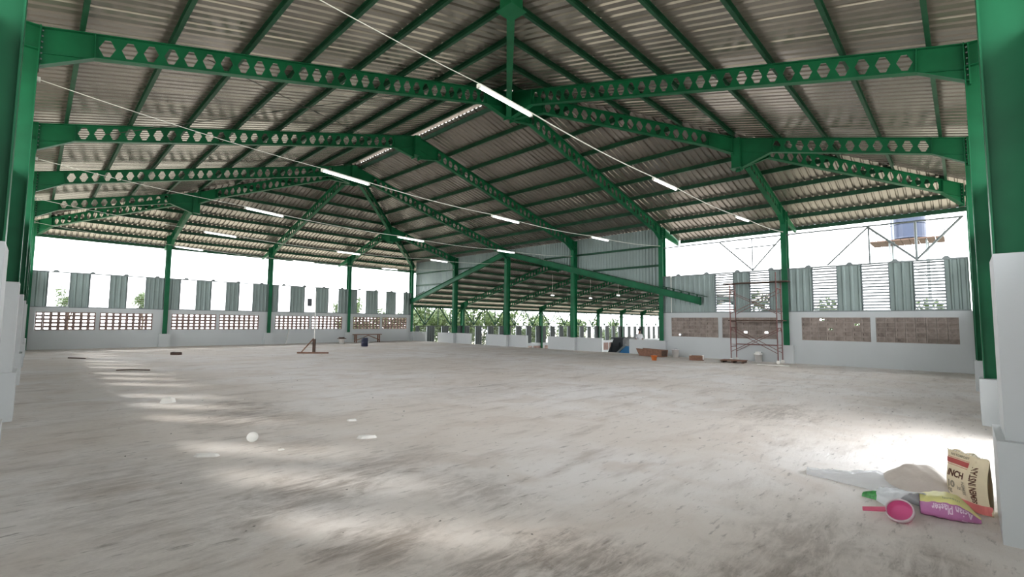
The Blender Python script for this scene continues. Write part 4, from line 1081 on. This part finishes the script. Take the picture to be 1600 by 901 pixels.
def sack_text(body, size, x, z, mats, rot=0.0, bold=.0, sx=1.0):
    M = Matrix.Translation((x, 0, z)) @ RXM @ Matrix.Rotation(rot, 4, 'Z')
    o = link('lettering', text_mesh(body, size, M, mats, mp_, bold, sx=sx), sk)
sack_text('NG KOMPOSIT', .029, -.145, .458, INKGREY, 0, .0012, 1.0)
sack_text('INCH', .078, -.138, .275, INKBROWN, 0, .003, .92)
sack_text('10', .08, -.13, .175, INKGREY, 0, .004, 1.0); sack_text('kg', .055, -.13, .13, INKGREY, 0, .002)
sack_text('isi', .05, -.03, .165, INKGREY, 0, .001)
sack_text('SEMEN', .04, .045, .13, INKGREY, math.pi/2, .001)
sack_text('SEMEN INSTAN', .052, .140, .09, INKBROWN, math.pi/2, .0016, .9)
m_ = MB()
for i in range(14):
    x = -.18+i*.026; m_.tube([(x, -.03, .502), (x+.02, -.034, .512)], .003, 5)
part('stitching', m_, PALE, sk)

# purple and yellow sack lying on its side
ps = thing('plaster_sack', 'purple and yellow plaster sack lying on the floor before the beige sack', 'sack', (5.97, .375, 0), math.atan2(-.30, .02)+.02)
def ps_sec(a):      # cross-section scale along the length a in 0..1
    return (.80+.25*math.sin(math.pi*min(1, a*1.1)))*(1.0 if a < .62 else max(.30, 1-((a-.62)/.38)**1.8*.72))
def ps_pt(a, q):
    k = ps_sec(a); y = -.125+.0*a; 
    # section: front (-y) face rises from floor, round top, back
    c, s_ = math.cos(q), math.sin(q); p = .55
    yy = math.copysign(abs(c)**p, c)*.14*k; zz_ = (math.copysign(abs(s_)**p, s_)*.5+.5)*.175*k
    yy += -.02*(zz_/.175)*(c < 0)+.05*(zz_/.175)
    return Vector(((a-.5)*.40, yy, zz_+.004*math.sin(31*a+5*q)*k))
def ps_surf(q0, q1, mats, nm, N=20, NQ=12, off=0.0):
    m_ = MB(); m_.smooth = True; G = {}
    for i in range(N+1):
        for j in range(NQ+1):
            G[(i, j)] = len(m_.v); m_.v.append(ps_pt(i/N, q0+(q1-q0)*j/NQ))
    for i in range(N):
        for j in range(NQ): m_.f.append((G[(i, j)], G[(i, j+1)], G[(i+1, j+1)], G[(i+1, j)])); m_.mi.append(0)
    for e in (0, N):
        c = len(m_.v); m_.v.append(sum((m_.v[G[(e, j)]] for j in range(NQ+1)), Vector())/(NQ+1))
        for j in range(NQ): m_.f.append((G[(e, j)], G[(e, j+1)], c) if e == 0 else (G[(e, j+1)], G[(e, j)], c)); m_.mi.append(0)
    return part(nm, m_, mats, ps)
pi = math.pi
ps_surf(pi*.86, pi*1.5, PURPLE, 'purple_side'); ps_surf(pi*.25, pi*.86, YELLOW, 'yellow_top'); ps_surf(-pi*.5, pi*.25, PURPLE, 'back_side')
def ps_map(p):      # p.x along length (0 left .. .4), p.y up along the side
    q = pi*1.40-(p.y/.12)*pi*.5; a = p.x/.40
    v0 = ps_pt(a, q); c = ps_pt(a, pi/2); d = Vector((0, -1, .25)).normalized(); return v0+d*.004
def ps_text(body, size, x, y, mats, bold, sx=1.0):
    M = Matrix.Translation((x, y, 0)) @ Matrix.Rotation(math.pi, 4, 'Z')
    link('lettering', text_mesh(body, size, M, mats, ps_map, bold, sx=sx), ps)
ps_text('Acian Plaster', .044, .345, .117, INKPALE, .0008, 1.15); ps_text('Perekat', .022, .345, .055, INKPALE, .0005, 1.1)
def ps_map2(p):
    q = pi*.84-(p.y/.12)*pi*.3; v0 = ps_pt(p.x/.40, q); return v0+Vector((0, -.3, 1)).normalized()*.004
for body, size, x, y in (('instan', .05, .27, .09),):
    link('lettering', text_mesh(body, size, Matrix.Translation((x, y, 0)) @ Matrix.Rotation(math.pi, 4, 'Z'), INKOLIVE, ps_map2, .001), ps)

# sandy sack in clear plastic behind
def blob(NX, NY, fx, seed, mats, nm, parent, h, thick=True):
    m_ = MB(); m_.smooth = True
    for i in range(NX+1):
        for j in range(NY+1):
            a, c = i/NX, j/NY; x, y, z = fx(a, c); m_.v.append(Vector((x, y, max(0.002, z))))
    B = len(m_.v)
    for i in range(NX+1):
        for j in range(NY+1): p = m_.v[i*(NY+1)+j]; m_.v.append(Vector((p.x, p.y, 0.0 if not thick else max(0, p.z-.006))))
    W = NY+1
    for i in range(NX):
        for j in range(NY):
            q = (i*W+j, (i+1)*W+j, (i+1)*W+j+1, i*W+j+1); m_.f.append(q); m_.f.append(tuple(B+k for k in reversed(q))); m_.mi += [0, 0]
    for i in range(NX):
        for j in (0, NY):
            a, c = i*W+j, (i+1)*W+j; m_.f.append((a, B+a, B+c, c) if j == 0 else (c, B+c, B+a, a)); m_.mi.append(0)
    for j in range(NY):
        for i in (0, NX):
            a, c = i*W+j, i*W+j+1; m_.f.append((c, B+c, B+a, a) if i == 0 else (a, B+a, B+c, c)); m_.mi.append(0)
    return part(nm, m_, mats, parent)
bs = thing('plastic_sack', 'white translucent plastic sack half full of sand, lying left of the beige sack', 'sack', (6.62, .72, 0), math.atan2(.9, -.10))
def hn(x, y, s=1): return noise.noise(Vector((x*s, y*s, 3.3)))
def fill(a, c):          # x toward the tied neck
    x = -.36+.62*a; y = (c-.5)*.52*(1-.25*a); r = math.sin(math.pi*(.10+.88*a))**.6*max(0, 1-(2*c-1)**2)**.5
    z = .33*r*(1-.42*a)+.05*hn(x, y, 5)*r+.018*hn(x, y, 14)*r; z += .02*math.exp(-((x+.03)/.05)**2)*r*(c < .6)
    return x, y, z
blob(36, 24, fill, 1, SAND, 'filled_part', bs, .3, False)
def skirt(a, c):         # loose clear plastic toward the neck and round the end
    x = .02+.86*a; wd = .50*(1-a)**.8+.12+.16*max(0, a-.75); y = (c-.5)*wd*1.1; r = max(0, 1-(2*c-1)**2)**.5
    k = min(1, a/.25); z = ((.14*(1-a)**1.6+.03)*(.25+.75*k)+.06*max(0, a-.7))*r+.035*abs(hn(x*1.0, y*2.5, 9))*r*k; return x, y, z
blob(34, 18, skirt, 2, CLEAR, 'loose_end', bs, .2)
# open white film bag in front with green packet
fb = thing('film_bag', 'crumpled white plastic bag on the floor left of the purple sack', 'bag', (6.0, .715, 0), math.atan2(-.32, -.30))
def film(a, c):
    x = -.20+.36*a; y = (c-.5)*(.22+.18*a); r = max(0, 1-(2*c-1)**2)**.5
    z = (.10+.07*a)*r+.035*abs(hn(x+3, y*2, 8))*r+.012*hn(x, y, 26)*r; return x, y, z
blob(30, 20, film, 4, FILM, 'film', fb, .1)
gp = thing('packet', 'small crumpled green and white packet behind the pink scoop', 'packet', (6.06, .88, 0), math.atan2(-.35, -.10))
def pk(a, c):
    x = -.13+.26*a; y = (c-.5)*.12; r = max(0, 1-(2*c-1)**2)**.5*math.sin(math.pi*(.1+.8*a))**.5; return x, y, .075*r+.02*hn(x, y, 20)*r
blob(16, 10, pk, 5, PACKET, 'wrapper', gp, .06, False)
# pink scoop
sc = thing('scoop', 'pink plastic scoop with a white rim lying on the floor in front', 'scoop', (5.52, .685, 0))
dirm = (Vector((.124, .2, 1.706))-Vector((5.7, .72, .1))); dirm.z = 0; dirm.normalize()
ax_ = (dirm*1.0+Vector((0, .40, .0))+Vector((0, 0, .95))).normalized(); x_ = ax_.cross(Vector((0, 0, 1))).normalized(); y_ = ax_.cross(x_)
M = Matrix((x_, y_, ax_)).transposed().to_4x4(); cen = Vector((0, 0, .098))
m_ = MB(); m_.smooth = True; m_.lathe([(0, -.07), (.078, -.07), (.084, -.065), (.098, .0), (.102, .0)], cen, 32, 0, M); part('cup', m_, PINK, sc)
m_ = MB(); m_.smooth = True; m_.lathe([(.096, .0), (.084, -.052), (.075, -.06), (0, -.06)], cen, 32, 0, M); part('cup_inside', m_, PINK_IN, sc)
m_ = MB(); m_.smooth = True; m_.lathe([(.094, -.006), (.094, .006), (.104, .008), (.108, .0), (.106, -.022), (.100, -.022), (.100, -.006)], cen, 32, 0, M); part('rim', m_, RIM, sc)
m_ = MB(); hx = Vector((-.05, .98, 0)).normalized(); p0 = cen+hx*.095+Vector((0, 0, -.015)); p1 = cen+hx*.26+Vector((0, 0, -.055))
m_.bar(p0, p1, .042, .012, up=(-.5, 0, 1)); m_.bar(p0+Vector((0, 0, -.012)), p1+Vector((0, 0, -.008)), .010, .02, up=(-.5, 0, 1)); part('handle', m_, PINK, sc)
